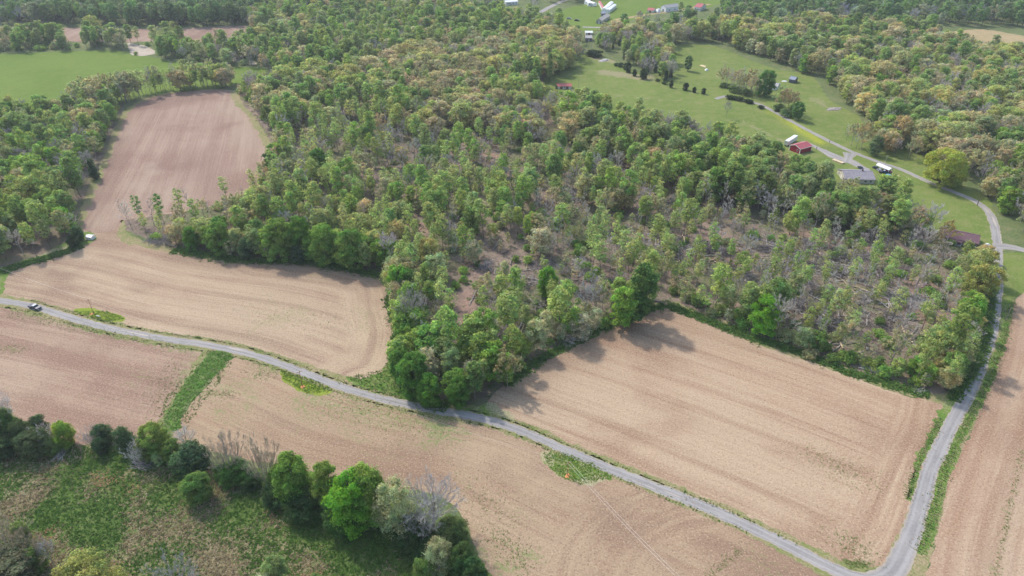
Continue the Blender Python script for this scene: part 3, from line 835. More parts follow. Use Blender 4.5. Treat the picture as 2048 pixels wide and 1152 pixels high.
def twiggy(sp, seed, name):
    """bare or budding tree: trunk and limbs in one mesh, twigs and buds in the other"""
    r = np.random.default_rng(seed)
    Ht, rx = sp['H'], sp['rx']
    st = sp.get('stems', 1)
    S, D, L, R = [], [], [], []
    for k in range(st):
        an = k * 2.4 + r.uniform(0, 0.6)
        sl = 0.0 if st == 1 else 0.1 + 1.0 * (k / st) ** 0.8 * r.uniform(0.7, 1.1)
        p = np.array([math.cos(an) * 0.2 * (st > 1), math.sin(an) * 0.2 * (st > 1), -0.3])
        d = norm(np.array([math.cos(an) * sl, math.sin(an) * sl, 1.0]) + r.normal(size=3) * 0.05)
        tr = sp.get('tr', Ht * 0.013) / math.sqrt(st)
        hh = Ht * (0.80 if st == 1 else 0.62 * r.uniform(0.7, 1.1))
        for i in range(3):
            S.append(p); D.append(d); L.append(hh / 3 * 1.02); R.append(tr * (1 - 0.22 * i))
            p = p + d * hh / 3
            d = norm(d + r.normal(size=3) * 0.09)
    trunk = (np.array(S), np.array(D), np.array(L), np.array(R))
    tops = tuple(x[(np.arange(len(S)) % 3) > 0] for x in trunk)
    nl1 = sp.get('k1', 6) * 3
    if st == 1:
        zf = np.linspace(0.0, 1.0, nl1) + r.uniform(-0.03, 0.03, nl1)
        ii = np.clip((zf * 0.999 * 2).astype(int) + 1, 1, 2)
        S1 = trunk[0][ii] + trunk[1][ii] * (trunk[2][ii] * np.clip(zf * 2 - (ii - 1), 0, 1))[:, None]
        az = np.arange(nl1) * 2.4 + r.uniform(-0.4, 0.4, nl1)
        upv = 0.7 + 0.9 * zf
        D1 = norm(np.stack([np.cos(az), np.sin(az), upv], 1) + r.normal(size=(nl1, 3)) * 0.15)
        L1 = rx * (1.25 - 0.55 * zf) * r.uniform(0.8, 1.2, nl1)
        l1 = (S1, D1, L1, trunk[3][ii] * 0.42)
    else:
        l1 = grow(r, tops, max(2, sp.get('k1', 6) // 2), 0.42, 0.1, 1.0, 0.5, 0.1)
    l2 = grow(r, l1, 4, 0.5, 0.22, 0.55, 0.5)
    l3 = grow(r, l2, 5, 0.6, 0.2, 0.6, 0.5)
    l4 = grow(r, l3, sp.get('k4', 3), 0.8, 0.15, 0.65, 0.6)
    allE = np.concatenate([l4[0] + l4[1] * l4[2][:, None], l3[0] + l3[1] * l3[2][:, None]])
    fz = Ht / np.percentile(allE[:, 2], 99.5)
    fr = rx / np.percentile(np.linalg.norm(allE[:, :2], axis=1), 95)
    FS = np.array([fr, fr, fz])
    tp = [prisms(trunk, 5, 0.8), prisms(l1, 3, 0.4), prisms(l2, 3, 0.4)]
    tp = [(v_ * FS, f_) for v_, f_ in tp]
    V, F_, A = joinm([t_ + (1.0,) for t_ in tp])
    tm = mesh_np(name + '_trunk', V, F_, sp.get('bark', 'bark_grey'))
    w3, w4 = sp.get('w3', 0.035), sp.get('w4', 0.022)
    l3 = (l3[0], l3[1], l3[2], np.full(len(l3[0]), w3))
    l4 = (l4[0], l4[1], l4[2], np.full(len(l4[0]), w4))
    parts = [ribbons_(l3, r) + (r.uniform(0.7, 1.2, len(l3[0])),), ribbons_(l4, r) + (r.uniform(0.75, 1.3, len(l4[0])),)]
    parts = [(v_ * FS, f_, a_) for v_, f_, a_ in parts]
    if not sp.get('n'):
        V, F_, A = joinm(parts)
        return tm, mesh_np(name + '_twigs', V, F_, 'twig', face_attrs={'lv': A})
    n = sp['n']
    i = r.integers(0, len(l4[0]), n)
    C = l4[0][i] + l4[1][i] * (l4[2][i] * r.uniform(0.2, 1.1, n))[:, None] + r.normal(size=(n, 3)) * 0.15
    parts.append(cards(C * FS, rvec(n, r), sp['leaf'], r) + (r.uniform(0.7, 1.3, n),))
    V, F_, A = joinm(parts)
    idx = np.concatenate([np.full(len(parts[0][1]) + len(parts[1][1]), 1), np.zeros(n, int)])
    return tm, mesh_np(name + '_crown', V, F_, ['leaf', 'twig'], face_attrs={'lv': A}, mat_idx=idx)


SPEC = {
    'poplar': dict(H=20, rx=3.8, cb=0.40, lobes=18, lr=0.42, n=1150, leaf=0.42, shape='dome', wisps=200, tr=0.2, limbs=14),
    'polesapling': dict(H=19, rx=2.9, cb=0.42, lobes=14, lr=0.44, n=430, leaf=0.40, shape='dome', wisps=220, tr=0.15, limbs=14, rp=0.55),
    'whip': dict(H=8, rx=2.0, cb=0.2, lobes=9, lr=0.5, n=210, leaf=0.33, shape='dome', wisps=110, tr=0.07, limbs=9, rp=0.6),
    'maple': dict(H=15, rx=5.8, cb=0.10, lobes=30, lr=0.34, n=3800, leaf=0.42, shape='dome', wisps=250, tr=0.28),
    'tall_maple': dict(H=20, rx=5.4, cb=0.26, lobes=30, lr=0.34, n=3000, leaf=0.45, shape='dome', wisps=250, tr=0.28),
    'oak': dict(H=17, rx=7.6, cb=0.22, lobes=38, lr=0.28, n=3600, leaf=0.42, shape='dome', wisps=300, tr=0.33, limbs=18),
    'pale': dict(H=14, rx=5.6, cb=0.15, lobes=24, lr=0.36, n=2600, leaf=0.36, shape='dome', wisps=350, tr=0.24, rp=0.5, bark='bark_grey'),
    'cedar': dict(H=9, rx=2.6, cb=0.02, lobes=18, lr=0.55, n=1800, leaf=0.3, shape='spire', tr=0.15, limbs=6),
    'shrub': dict(H=3.0, rx=2.6, cb=0.0, lobes=9, lr=0.5, n=600, leaf=0.28, shape='dome', tr=0.06, wisps=90, limbs=6),
    'bare': dict(H=17, rx=6.0, tr=0.24, k4=4, twig=1, w3=0.075, w4=0.052),
    'bare_slim': dict(H=18, rx=3.2, tr=0.16, k1=4, k4=4, twig=1, w3=0.05, w4=0.036),
    'budding': dict(H=17, rx=6.0, tr=0.25, n=2300, leaf=0.30, twig=1, w3=0.05, w4=0.036),
    'bare_fg': dict(H=15, rx=7, tr=0.34, stems=24, k1=8, k4=2, twig=1, w3=0.028, w4=0.018, bark='bark_grey'),
    'bare_one_fg': dict(H=15, rx=7, tr=0.34, k1=11, k4=9, twig=1, w3=0.03, w4=0.018, bark='bark_grey'),
    'maple_fg': dict(H=14, rx=5.5, cb=0.04, lobes=44, lr=0.30, n=15000, leaf=0.23, shape='dome', wisps=700, tr=0.3),
    'pale_fg': dict(H=13, rx=5.0, cb=0.06, lobes=36, lr=0.30, n=7500, leaf=0.20, shape='dome', wisps=1200, tr=0.25, rp=0.5, bark='bark_grey'),
    'oak_fg': dict(H=17, rx=9, cb=0.08, lobes=54, lr=0.25, n=14000, leaf=0.29, shape='dome', wisps=900, tr=0.5, limbs=26),
    'cedar_fg': dict(H=8, rx=3.0, cb=0.0, lobes=26, lr=0.46, n=7000, leaf=0.18, shape='dome', tr=0.18, limbs=8),
    'shrub_fg': dict(H=3.5, rx=3.2, cb=0.0, lobes=16, lr=0.42, n=3200, leaf=0.17, shape='dome', tr=0.06, wisps=300, limbs=8),
}
NV = {'poplar': 6, 'polesapling': 5, 'whip': 4, 'maple': 5, 'tall_maple': 4, 'oak': 5, 'pale': 3, 'cedar': 3, 'shrub': 4, 'bare': 4, 'bare_slim': 3, 'budding': 4}
PROTO = {}
for si, (k, sp) in enumerate(SPEC.items()):
    PROTO[k] = [(twiggy if sp.get('twig') else leafy)(sp, 100 * si + v, k) for v in range(NV.get(k, 2))]

KIND = {'poplar': 'slender_tree', 'polesapling': 'thin_sapling', 'whip': 'young_sapling', 'maple': 'broadleaf_tree', 'tall_maple': 'broadleaf_tree', 'oak': 'oak_tree', 'pale': 'pale_tree', 'cedar': 'cedar_tree',
        'shrub': 'shrub', 'bare': 'bare_tree', 'bare_slim': 'bare_tree', 'budding': 'budding_tree', 'bare_fg': 'bare_tree', 'bare_one_fg': 'bare_tree', 'maple_fg': 'broadleaf_tree',
        'pale_fg': 'pale_tree', 'oak_fg': 'oak_tree', 'cedar_fg': 'cedar_tree', 'shrub_fg': 'shrub'}
CAT = {'slender_tree': 'tree', 'thin_sapling': 'sapling', 'young_sapling': 'sapling', 'broadleaf_tree': 'tree', 'oak_tree': 'tree', 'pale_tree': 'tree', 'cedar_tree': 'evergreen', 'shrub': 'shrub', 'bare_tree': 'bare tree', 'budding_tree': 'budding tree'}
# leaf tints (base colours)
TINT = {'poplar': [(0.21, 0.29, 0.075), (0.23, 0.31, 0.10), (0.18, 0.26, 0.075), (0.26, 0.31, 0.11), (0.23, 0.27, 0.12)],
        'polesapling': [(0.26, 0.32, 0.12), (0.29, 0.33, 0.14), (0.23, 0.29, 0.11)],
        'whip': [(0.26, 0.32, 0.12), (0.29, 0.31, 0.16), (0.21, 0.28, 0.10), (0.30, 0.28, 0.19)],
        'maple': [(0.14, 0.24, 0.045), (0.17, 0.27, 0.05), (0.125, 0.205, 0.05), (0.20, 0.28, 0.065), (0.22, 0.28, 0.09)],
        'tall_maple': [(0.17, 0.245, 0.08), (0.145, 0.21, 0.07), (0.19, 0.255, 0.095), (0.22, 0.26, 0.12)],
        'oak': [(0.32, 0.32, 0.14), (0.34, 0.32, 0.17), (0.28, 0.31, 0.11), (0.35, 0.31, 0.20), (0.31, 0.33, 0.14), (0.33, 0.30, 0.19)],
        'pale': [(0.34, 0.36, 0.23), (0.30, 0.34, 0.19), (0.37, 0.37, 0.26)],
        'cedar': [(0.04, 0.07, 0.03), (0.05, 0.08, 0.035)],
        'shrub': [(0.16, 0.25, 0.06), (0.19, 0.27, 0.075), (0.13, 0.20, 0.055), (0.24, 0.26, 0.14)],
        'bare': [(0.37, 0.335, 0.31), (0.32, 0.29, 0.27), (0.40, 0.36, 0.32)],
        'bare_slim': [(0.38, 0.345, 0.32), (0.43, 0.39, 0.35)],
        'budding': [(0.34, 0.32, 0.20), (0.35, 0.31, 0.22), (0.30, 0.32, 0.17), (0.34, 0.33, 0.21)]}
for a_, b_ in (('bare_fg', 'bare'), ('bare_one_fg', 'bare'), ('maple_fg', 'maple'), ('pale_fg', 'pale'), ('oak_fg', 'oak'), ('cedar_fg', 'cedar'), ('shrub_fg', 'shrub')):
    TINT[a_] = TINT[b_]

def softclip(t):
    t = np.asarray(t, float)
    g = t[1]
    if g > 0.40:
        t = t * (0.40 + (g - 0.40) * 0.5) / g
    t = t * 1.04 + 0.012
    t[0] = max(t[0], 0.50 * t[1])
    t[2] = max(t[2], 0.10 * max(t[0], t[1]))
    return np.clip(t, 0.01, 0.8)


TREES = []       # dict(x, y, s, h, rot, species, variant, tint, region)


def add_tree(species, x, y, h, wscale=1.0, region='', tint=None, rot=None, variant=None):
    sp = SPEC[species]
    s = h / sp['H']
    if tint is None:
        tint = np.array(TINT[species][rng.integers(len(TINT[species]))]) * rng.uniform(1.3, 1.85) * (1 + rng.normal(size=3) * 0.04)
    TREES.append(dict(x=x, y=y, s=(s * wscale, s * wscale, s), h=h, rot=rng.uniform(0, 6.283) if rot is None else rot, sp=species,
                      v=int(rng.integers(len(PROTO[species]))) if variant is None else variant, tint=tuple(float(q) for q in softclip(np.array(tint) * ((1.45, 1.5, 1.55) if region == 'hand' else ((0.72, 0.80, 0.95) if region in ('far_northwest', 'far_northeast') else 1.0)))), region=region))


def smooth_noise(P, sc, off=0.0):
    return np.array([mnoise.noise(Vector((p[0] * sc, p[1] * sc, off))) for p in P])


EXCL = [POLY[k] for k in ('f1', 'f2', 'f3', 'f4', 'f5', 'f6')]
CLEAR = []        # (px, py, half width px, reach px): pixels that must stay visible


def scatter(poly_px, spacing, mix, region, hvar=0.14, hmul=1.0, thin=None, ground=False, edge=None, patch=0.02, drop=0.0, excl=True, excl_r=2.0):
    poly = np.array(poly_px, float) if ground else GP(poly_px)
    lo, hi = poly.min(0), poly.max(0)
    xs = np.arange(lo[0], hi[0], spacing)
    ys = np.arange(lo[1], hi[1], spacing * 0.87)
    gx, gy = np.meshgrid(xs, ys)
    gx = gx + (np.arange(len(ys)) % 2)[:, None] * spacing / 2
    P = np.stack([gx.ravel(), gy.ravel()], 1) + rng.uniform(-0.42, 0.42, (gx.size, 2)) * spacing
    P = P[in_poly(P, poly)]
    if not len(P):
        return
    # only what can be seen, with a margin for a step to the side
    px, py = proj(P[:, 0], P[:, 1])
    P = P[(px > -160) & (px < 2208) & (py > -60) & (py < 1240)]
    if excl:
        for ex in EXCL:
            if len(P):
                P = P[~in_poly(P, ex)]
        for rg in (R1G, R2G):
            if len(P):
                P = P[dist_poly(P, rg)[0] > 3.5 + excl_r]
    if drop:
        P = P[rng.uniform(size=len(P)) > drop]
    if thin is not None and len(P):
        P = P[rng.uniform(size=len(P)) < thin(P)]
    names = [m_[0] for m_ in mix]
    wts = np.array([m_[1] for m_ in mix], float)
    hs = [m_[2] for m_ in mix]
    nz = [smooth_noise(P, patch, 11.3 * i + len(region)) for i in range(len(mix))]
    for i, p in enumerate(P):
        w = wts * np.array([math.exp(2.6 * nz[k][i]) for k in range(len(mix))])
        k = rng.choice(len(mix), p=w / w.sum())
        h = hs[k] * hmul * (1 + rng.normal() * hvar)
        h = max(h, hs[k] * 0.5)
        # keep the listed things in the photograph visible
        x0, y0 = proj(p[0], p[1])
        xt, yt = proj(p[0], p[1], h)
        sp = SPEC[names[k]]
        hw = sp['rx'] * h / sp['H'] * (y0 - yt) / h * 1.1
        bad = False
        for (cx, cy, cw) in CLEAR:
            if abs(x0 - cx) < hw + cw and yt < cy < y0 + cw * 0.5:
                bad = True
                break
        if not bad:
            add_tree(names[k], p[0], p[1], h, rng.uniform(0.78, 1.22), region)


# what must not be covered
for c_ in [(1590, 292, 28), (1583, 282, 20), (1705, 340, 34), (1690, 352, 24), (1768, 338, 22), (1128, 177, 22), (180, 473, 10), (1930, 478, 30), (1900, 470, 16), (1955, 484, 18), (1995, 560, 12), (1988, 620, 12), (1975, 680, 12), (1945, 755, 12), (1583, 160, 8), (1548, 170, 8),
           (1192, 8, 16), (1222, 16, 22), (1212, 40, 12), (1207, 28, 6), (1138, 37, 6), (1153, 41, 5), (1335, 18, 14), (1303, 22, 8), (1316, 22, 4), (1400, 16, 14), (1030, 5, 18), (1178, 57, 9), (1178, 68, 7), (1178, 80, 7),
           (280, 100, 16), (1420, 8, 10), (400, 72, 12), (150, 66, 10), (1230, 105, 6), (1100, 15, 18), (1245, 22, 20), (1290, 14, 25)]:
    CLEAR.append(c_)

# clearings and skid trails in the main wood: how full the wood is, 0..1, from ground positions
OPEN = [(1450, 545, 1800, 600, 19, .88), (1600, 580, 1780, 680, 17, .85), (1400, 500, 1500, 560, 14, .7), (1180, 540, 1260, 570, 12, .8), (1010, 520, 1120, 560, 10, .8), (900, 280, 960, 290, 9, .9), (960, 290, 1000, 340, 8, 1), (990, 320, 1030, 345, 7, .9), (935, 540, 940, 640, 6, .95), (940, 640, 925, 700, 5, .9), (960, 500, 1060, 560, 10, .75), (980, 560, 1010, 600, 9, .8), (1150, 560, 1230, 590, 10, .75),
        (1240, 480, 1420, 500, 12, .65), (1420, 480, 1600, 520, 17, .85), (1600, 500, 1780, 530, 19, .93), (1700, 560, 1880, 600, 18, .95), (1840, 570, 1880, 660, 12, 1), (1550, 560, 1700, 640, 16, .8), (1700, 640, 1800, 700, 13, .75), (1720, 725, 1770, 745, 6, 1),
        (1830, 560, 1800, 620, 12, .9), (820, 330, 880, 350, 6, .6), (1090, 390, 1200, 385, 8, .7), (820, 420, 840, 480, 6, .7), (700, 250, 730, 290, 7, .5), (900, 590, 950, 600, 6, .6), (1350, 590, 1450, 610, 8, .6), (1060, 640, 1120, 640, 7, .5)]


def open_at(P):
    o_ = np.zeros(len(P))
    for (x0, y0, x1, y1, r_, a_) in OPEN:
        d, _, _ = dist_poly(P, np.array([G(x0, y0), G(x1, y1) + 1e-3]))
        o_ = np.maximum(o_, a_ * np.exp(-(d / r_) ** 4))
    return o_


BIGCLEAR = GP([(1240, 505), (1330, 475), (1450, 472), (1600, 478), (1760, 492), (1885, 545), (1900, 620), (1870, 705), (1800, 722), (1740, 700), (1650, 662), (1570, 612), (1500, 580), (1380, 565), (1280, 550)])
MIDCLEAR = GP([(930, 500), (1010, 480), (1130, 510), (1240, 540), (1240, 590), (1120, 640), (1040, 620), (960, 600)])
thin_main = lambda P: (1 - open_at(P)) * np.where(in_poly(P, BIGCLEAR), 0.20, np.where(in_poly(P, MIDCLEAR), 0.6, 1.0)) * np.clip(0.86 + 1.1 * smooth_noise(P, 0.035, 4.2), 0.3, 1)

# 1. thinned middle of the wood: tall thin trees with airy crowns
mid_poly = [(560, 250), (700, 240), (900, 250), (1100, 300), (1250, 350), (1400, 400), (1560, 440), (1700, 470), (1850, 480), (1960, 520), (1975, 600), (1950, 700), (1900, 770), (1860, 785), (1700, 735), (1560, 690), (1480, 655), (1330, 600), (1200, 645), (1100, 695), (1000, 750),
            (940, 760), (880, 740), (820, 700), (830, 620), (800, 560), (760, 520), (620, 490), (480, 480), (500, 420), (560, 350)]
scatter(mid_poly, 8.1, [('poplar', 5.5, 20), ('polesapling', 6.5, 18), ('tall_maple', 0.7, 17), ('maple', 0.6, 11), ('bare_slim', 3.0, 18), ('budding', 2.6, 16), ('bare', 2.0, 15), ('pale', 0.7, 12), ('oak', 0.4, 15)], 'middle', thin=lambda P: 0.92 * thin_main(P))
scatter(mid_poly, 8.0, [('shrub', 3, 3.2), ('whip', 5, 7.5), ('pale', 0.2, 7)], 'middle', thin=lambda P: 0.75 * (1 - 0.3 * open_at(P)))
scatter([(1440, 172), (1455, 183), (1490, 193), (1520, 194), (1515, 182), (1480, 174), (1450, 166)], 5.0, [('bare_slim', 3, 15), ('budding', 2, 15), ('whip', 1, 6)], 'fence_wood', excl=False)
scatter([(1552, 215), (1566, 226), (1588, 236), (1598, 230), (1585, 218), (1562, 209)], 5.5, [('budding', 3, 14), ('poplar', 1, 13), ('shrub', 2, 3)], 'fence_wood', excl=False)
scatter([(1700, 292), (1760, 308), (1800, 318), (1830, 322), (1840, 305), (1790, 292), (1735, 280), (1705, 276)], 9, [('budding', 3, 15), ('bare', 2, 14), ('oak', 1, 15), ('poplar', 1, 16)], 'northeast', excl=False)
# lone stems in the clearings
scatter([(1230, 480), (1400, 460), (1600, 470), (1800, 490), (1920, 560), (1900, 680), (1840, 740), (1700, 700), (1560, 640), (1400, 590), (1250, 560)], 9.8, [('polesapling', 4, 16), ('bare_slim', 4.5, 17), ('poplar', 0.3, 13), ('bare', 0.5, 13)], 'clearing', drop=0.2)
scatter([(1230, 490), (1400, 470), (1600, 480), (1800, 500), (1900, 560), (1890, 680), (1840, 750), (1700, 715), (1560, 660), (1400, 600), (1250, 570)], 7.5, [('whip', 3.2, 6), ('shrub', 0.8, 1.8), ('bare_slim', 2.5, 8)], 'clearing', thin=lambda P: 0.12 + 0.5 * np.clip(0.4 + 1.6 * smooth_noise(P, 0.05, 7.7), 0, 1), hvar=0.3)
scatter([(920, 480), (1200, 490), (1250, 600), (1100, 650), (960, 640)], 13, [('polesapling', 3, 16), ('bare_slim', 1, 15), ('whip', 4, 7)], 'clearing', drop=0.3)
# 2. dense band behind the clearing
scatter([(1080, 230), (1110, 205), (1200, 245), (1300, 272), (1400, 292), (1480, 316), (1560, 354), (1640, 379), (1700, 406), (1780, 432), (1850, 459), (1890, 479), (1850, 482), (1700, 470), (1560, 440), (1400, 405), (1250, 350), (1150, 300)], 6.6,
        [('tall_maple', 3.2, 20), ('poplar', 3.6, 21), ('oak', 1.5, 16), ('budding', 3.2, 17), ('bare', 2.6, 17), ('maple', 1.2, 14), ('pale', 0.3, 12)], 'behind', thin=lambda P: 0.5 + 0.5 * thin_main(P))
scatter([(474, 186), (500, 205), (508, 230), (535, 262), (552, 300), (550, 345), (520, 385), (545, 400), (590, 350), (580, 270), (540, 215), (500, 180)], 6.4, [('poplar', 3, 15), ('budding', 2, 14), ('maple', 2, 11), ('tall_maple', 2, 16), ('bare', 1, 14), ('shrub', 2, 3.5), ('whip', 3, 7)], 'north')
# 3. northern oak wood
scatter([(560, 250), (520, 215), (495, 180), (560, 170), (700, 152), (850, 112), (1000, 98), (1100, 88), (1170, 100), (1160, 130), (1100, 160), (1085, 200), (1080, 235), (1100, 300), (900, 255), (700, 245)], 8.6,
        [('oak', 5, 17), ('budding', 3.0, 17), ('poplar', 1.9, 19), ('tall_maple', 1.7, 18), ('bare', 2.4, 16), ('pale', 0.6, 15)], 'north', patch=0.012)
# 4. dense fronts of the wood along the fields
front1 = [(340, 496), (480, 517), (620, 524), (690, 534), (765, 552), (770, 535), (700, 505), (620, 495), (480, 488), (360, 470)]
scatter(front1, 6.2, [('maple', 6, 14), ('tall_maple', 2, 15), ('budding', 1.2, 14), ('cedar', 1.0, 9), ('oak', 1, 13), ('shrub', 1, 3.5)], 'west_front', excl_r=1)
scatter([(250, 440), (300, 480), (345, 496), (480, 515), (500, 470), (505, 392), (470, 402), (400, 425), (300, 437)], 8.5, [('budding', 2, 14), ('bare_slim', 3, 15), ('polesapling', 4, 14), ('shrub', 3, 3.5), ('poplar', 1.5, 15), ('pale', 0.7, 10)], 'neck')
front2 = [(765, 552), (785, 590), (806, 660), (795, 720), (802, 765), (850, 802), (905, 818), (960, 808), (975, 780), (1000, 740), (960, 720), (900, 740), (850, 720), (830, 640), (815, 570), (790, 530)]
scatter(front2, 6.6, [('maple', 5, 14), ('tall_maple', 3, 16), ('oak', 1.6, 14), ('budding', 1.2, 14), ('bare', 0.8, 14), ('pale', 0.6, 12), ('shrub', 2, 3.5)], 'south_front', thin=lambda P: 1 - 0.9 * open_at(P))
scatter([(960, 800), (1010, 775), (1100, 712), (1200, 662), (1330, 612), (1325, 590), (1200, 635), (1100, 680), (1000, 735), (955, 770)], 6.6, [('maple', 3.5, 11), ('shrub', 4, 3.5), ('poplar', 1.3, 15), ('budding', 1.5, 12), ('tall_maple', 1, 14), ('pale', 0.6, 10)], 'east_front')
scatter([(1335, 604), (1480, 656), (1560, 696), (1700, 740), (1800, 770), (1860, 788), (1905, 786), (1900, 765), (1800, 742), (1700, 715), (1560, 668), (1480, 630), (1340, 580)], 6.0, [('shrub', 6, 3.8), ('maple', 1.6, 8), ('polesapling', 2.5, 14), ('budding', 1.2, 11), ('pale', 0.8, 9), ('bare_slim', 1, 13)], 'field_front')
# wood edge by the lane: yellow green
scatter([(1984, 505), (1986, 560), (1980, 620), (1962, 690), (1938, 745), (1905, 790), (1850, 780), (1880, 730), (1915, 660), (1935, 590), (1925, 520), (1940, 500)], 6.4, [('oak', 4, 10), ('maple', 2, 10), ('budding', 2, 11), ('pale', 1, 11), ('tall_maple', 0.8, 14), ('bare', 0.5, 12)], 'lane_edge', excl_r=2.5)
scatter([(1850, 458), (1890, 478), (1940, 502), (1984, 508), (1975, 540), (1900, 530), (1820, 490), (1810, 455)], 7, [('budding', 3, 12), ('oak', 2, 12), ('bare', 2, 12), ('poplar', 1, 13), ('shrub', 2, 3)], 'maroon_yard')
scatter([(770, 742), (790, 715), (806, 745), (840, 790), (890, 815), (930, 822), (880, 812), (800, 785), (770, 770)], 4.5, [('shrub', 3, 2.2), ('whip', 1, 4)], 'south_front', excl_r=0.5, drop=0.3)
# 5. west wood
scatter([(-300, 235), (0, 235), (120, 232), (225, 215), (240, 240), (216, 290), (188, 345), (166, 395), (144, 445), (155, 485), (110, 500), (50, 520), (0, 535), (-300, 560)], 7.8,
        [('poplar', 3, 18), ('tall_maple', 3.6, 17), ('maple', 1.2, 14), ('budding', 2.4, 16), ('bare', 3.6, 15), ('oak', 1.2, 15), ('pale', 0.4, 12), ('bare_slim', 0.8, 16)], 'west', patch=0.014)
scatter([(160, 238), (235, 214), (300, 195), (350, 184), (470, 178), (470, 164), (350, 170), (240, 192), (160, 210)], 5.4, [('poplar', 3, 17), ('budding', 3, 19), ('bare_slim', 2, 17), ('oak', 1, 16), ('polesapling', 3, 17)], 'row', excl=False)
# 6. creek line
scatter([(-200, 102), (0, 105), (120, 101), (240, 99), (262, 110), (320, 118), (420, 128), (520, 136), (560, 160), (560, 120), (520, 95), (330, 84), (300, 90), (240, 84), (0, 84), (-200, 84)], 8.0,
        [('poplar', 3, 19), ('tall_maple', 4, 18), ('bare', 2, 16), ('pale', 0.8, 14), ('budding', 1.5, 17), ('shrub', 2, 4)], 'creek')
# 7. far north-west forest
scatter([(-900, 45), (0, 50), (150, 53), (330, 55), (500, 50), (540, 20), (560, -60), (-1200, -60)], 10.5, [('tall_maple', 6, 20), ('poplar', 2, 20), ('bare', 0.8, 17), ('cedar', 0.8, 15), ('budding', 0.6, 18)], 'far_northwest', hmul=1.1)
# 8. north woods
scatter([(505, 52), (515, 95), (560, 120), (560, 170), (700, 150), (850, 112), (1000, 98), (1100, 88), (1160, 95), (1150, 68), (1110, 50), (1060, 44), (1000, 38), (900, 20), (860, -10), (700, -50), (540, -50)], 10,
        [('tall_maple', 4, 19), ('poplar', 4.5, 19), ('pale', 1.2, 14), ('bare', 1.4, 16), ('budding', 1.4, 16), ('oak', 0.8, 16)], 'north_valley')
scatter([(860, -10), (900, 20), (1000, 38), (1060, 40), (1080, 20), (1110, 5), (1140, -10), (1130, -50), (850, -50)], 17, [('bare', 3, 15), ('tall_maple', 2, 15), ('poplar', 1, 16), ('pale', 0.6, 12)], 'north_yard')
scatter([(1140, 10), (1200, -3), (1260, -25), (1270, -45), (1120, -45), (1120, 5)], 10, [('bare', 4, 15), ('tall_maple', 1, 15)], 'north_yard')
# 9. wood on the north-east side
scatter([(1190, 95), (1240, 92), (1320, 118), (1342, 135), (1335, 100), (1348, 90), (1420, 84), (1500, 108), (1560, 132), (1640, 158), (1690, 205), (1728, 250), (1760, 298), (1830, 296), (1880, 338), (1945, 372), (1995, 420), (2010, 470), (2060, 492), (2300, 530), (2300, 150), (2100, 128), (2000, 116), (1930, 108), (1880, 95),
         (1860, 66), (1760, 60), (1600, 58), (1480, 60), (1380, 62), (1260, 74), (1190, 78)], 9.0, [('tall_maple', 3.6, 19), ('oak', 3.6, 17), ('budding', 2.8, 16), ('bare', 3.2, 16), ('poplar', 1.6, 19), ('pale', 1.8, 14), ('maple', 0.8, 15)], 'northeast', patch=0.011)
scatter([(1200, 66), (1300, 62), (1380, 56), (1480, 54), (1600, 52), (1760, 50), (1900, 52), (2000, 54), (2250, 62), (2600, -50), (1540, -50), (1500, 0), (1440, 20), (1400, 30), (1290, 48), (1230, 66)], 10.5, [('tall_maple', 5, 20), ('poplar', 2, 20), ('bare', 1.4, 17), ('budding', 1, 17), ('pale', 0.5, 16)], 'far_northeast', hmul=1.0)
scatter([(1180, 90), (1215, 112), (1240, 120), (1300, 156), (1338, 168), (1345, 140), (1320, 118), (1240, 92)], 8, [('poplar', 2, 15), ('cedar', 2, 9), ('bare', 2, 15), ('tall_maple', 2, 15), ('pale', 1.5, 13)], 'fence_wood', excl=False)
print('scattered', len(TREES))

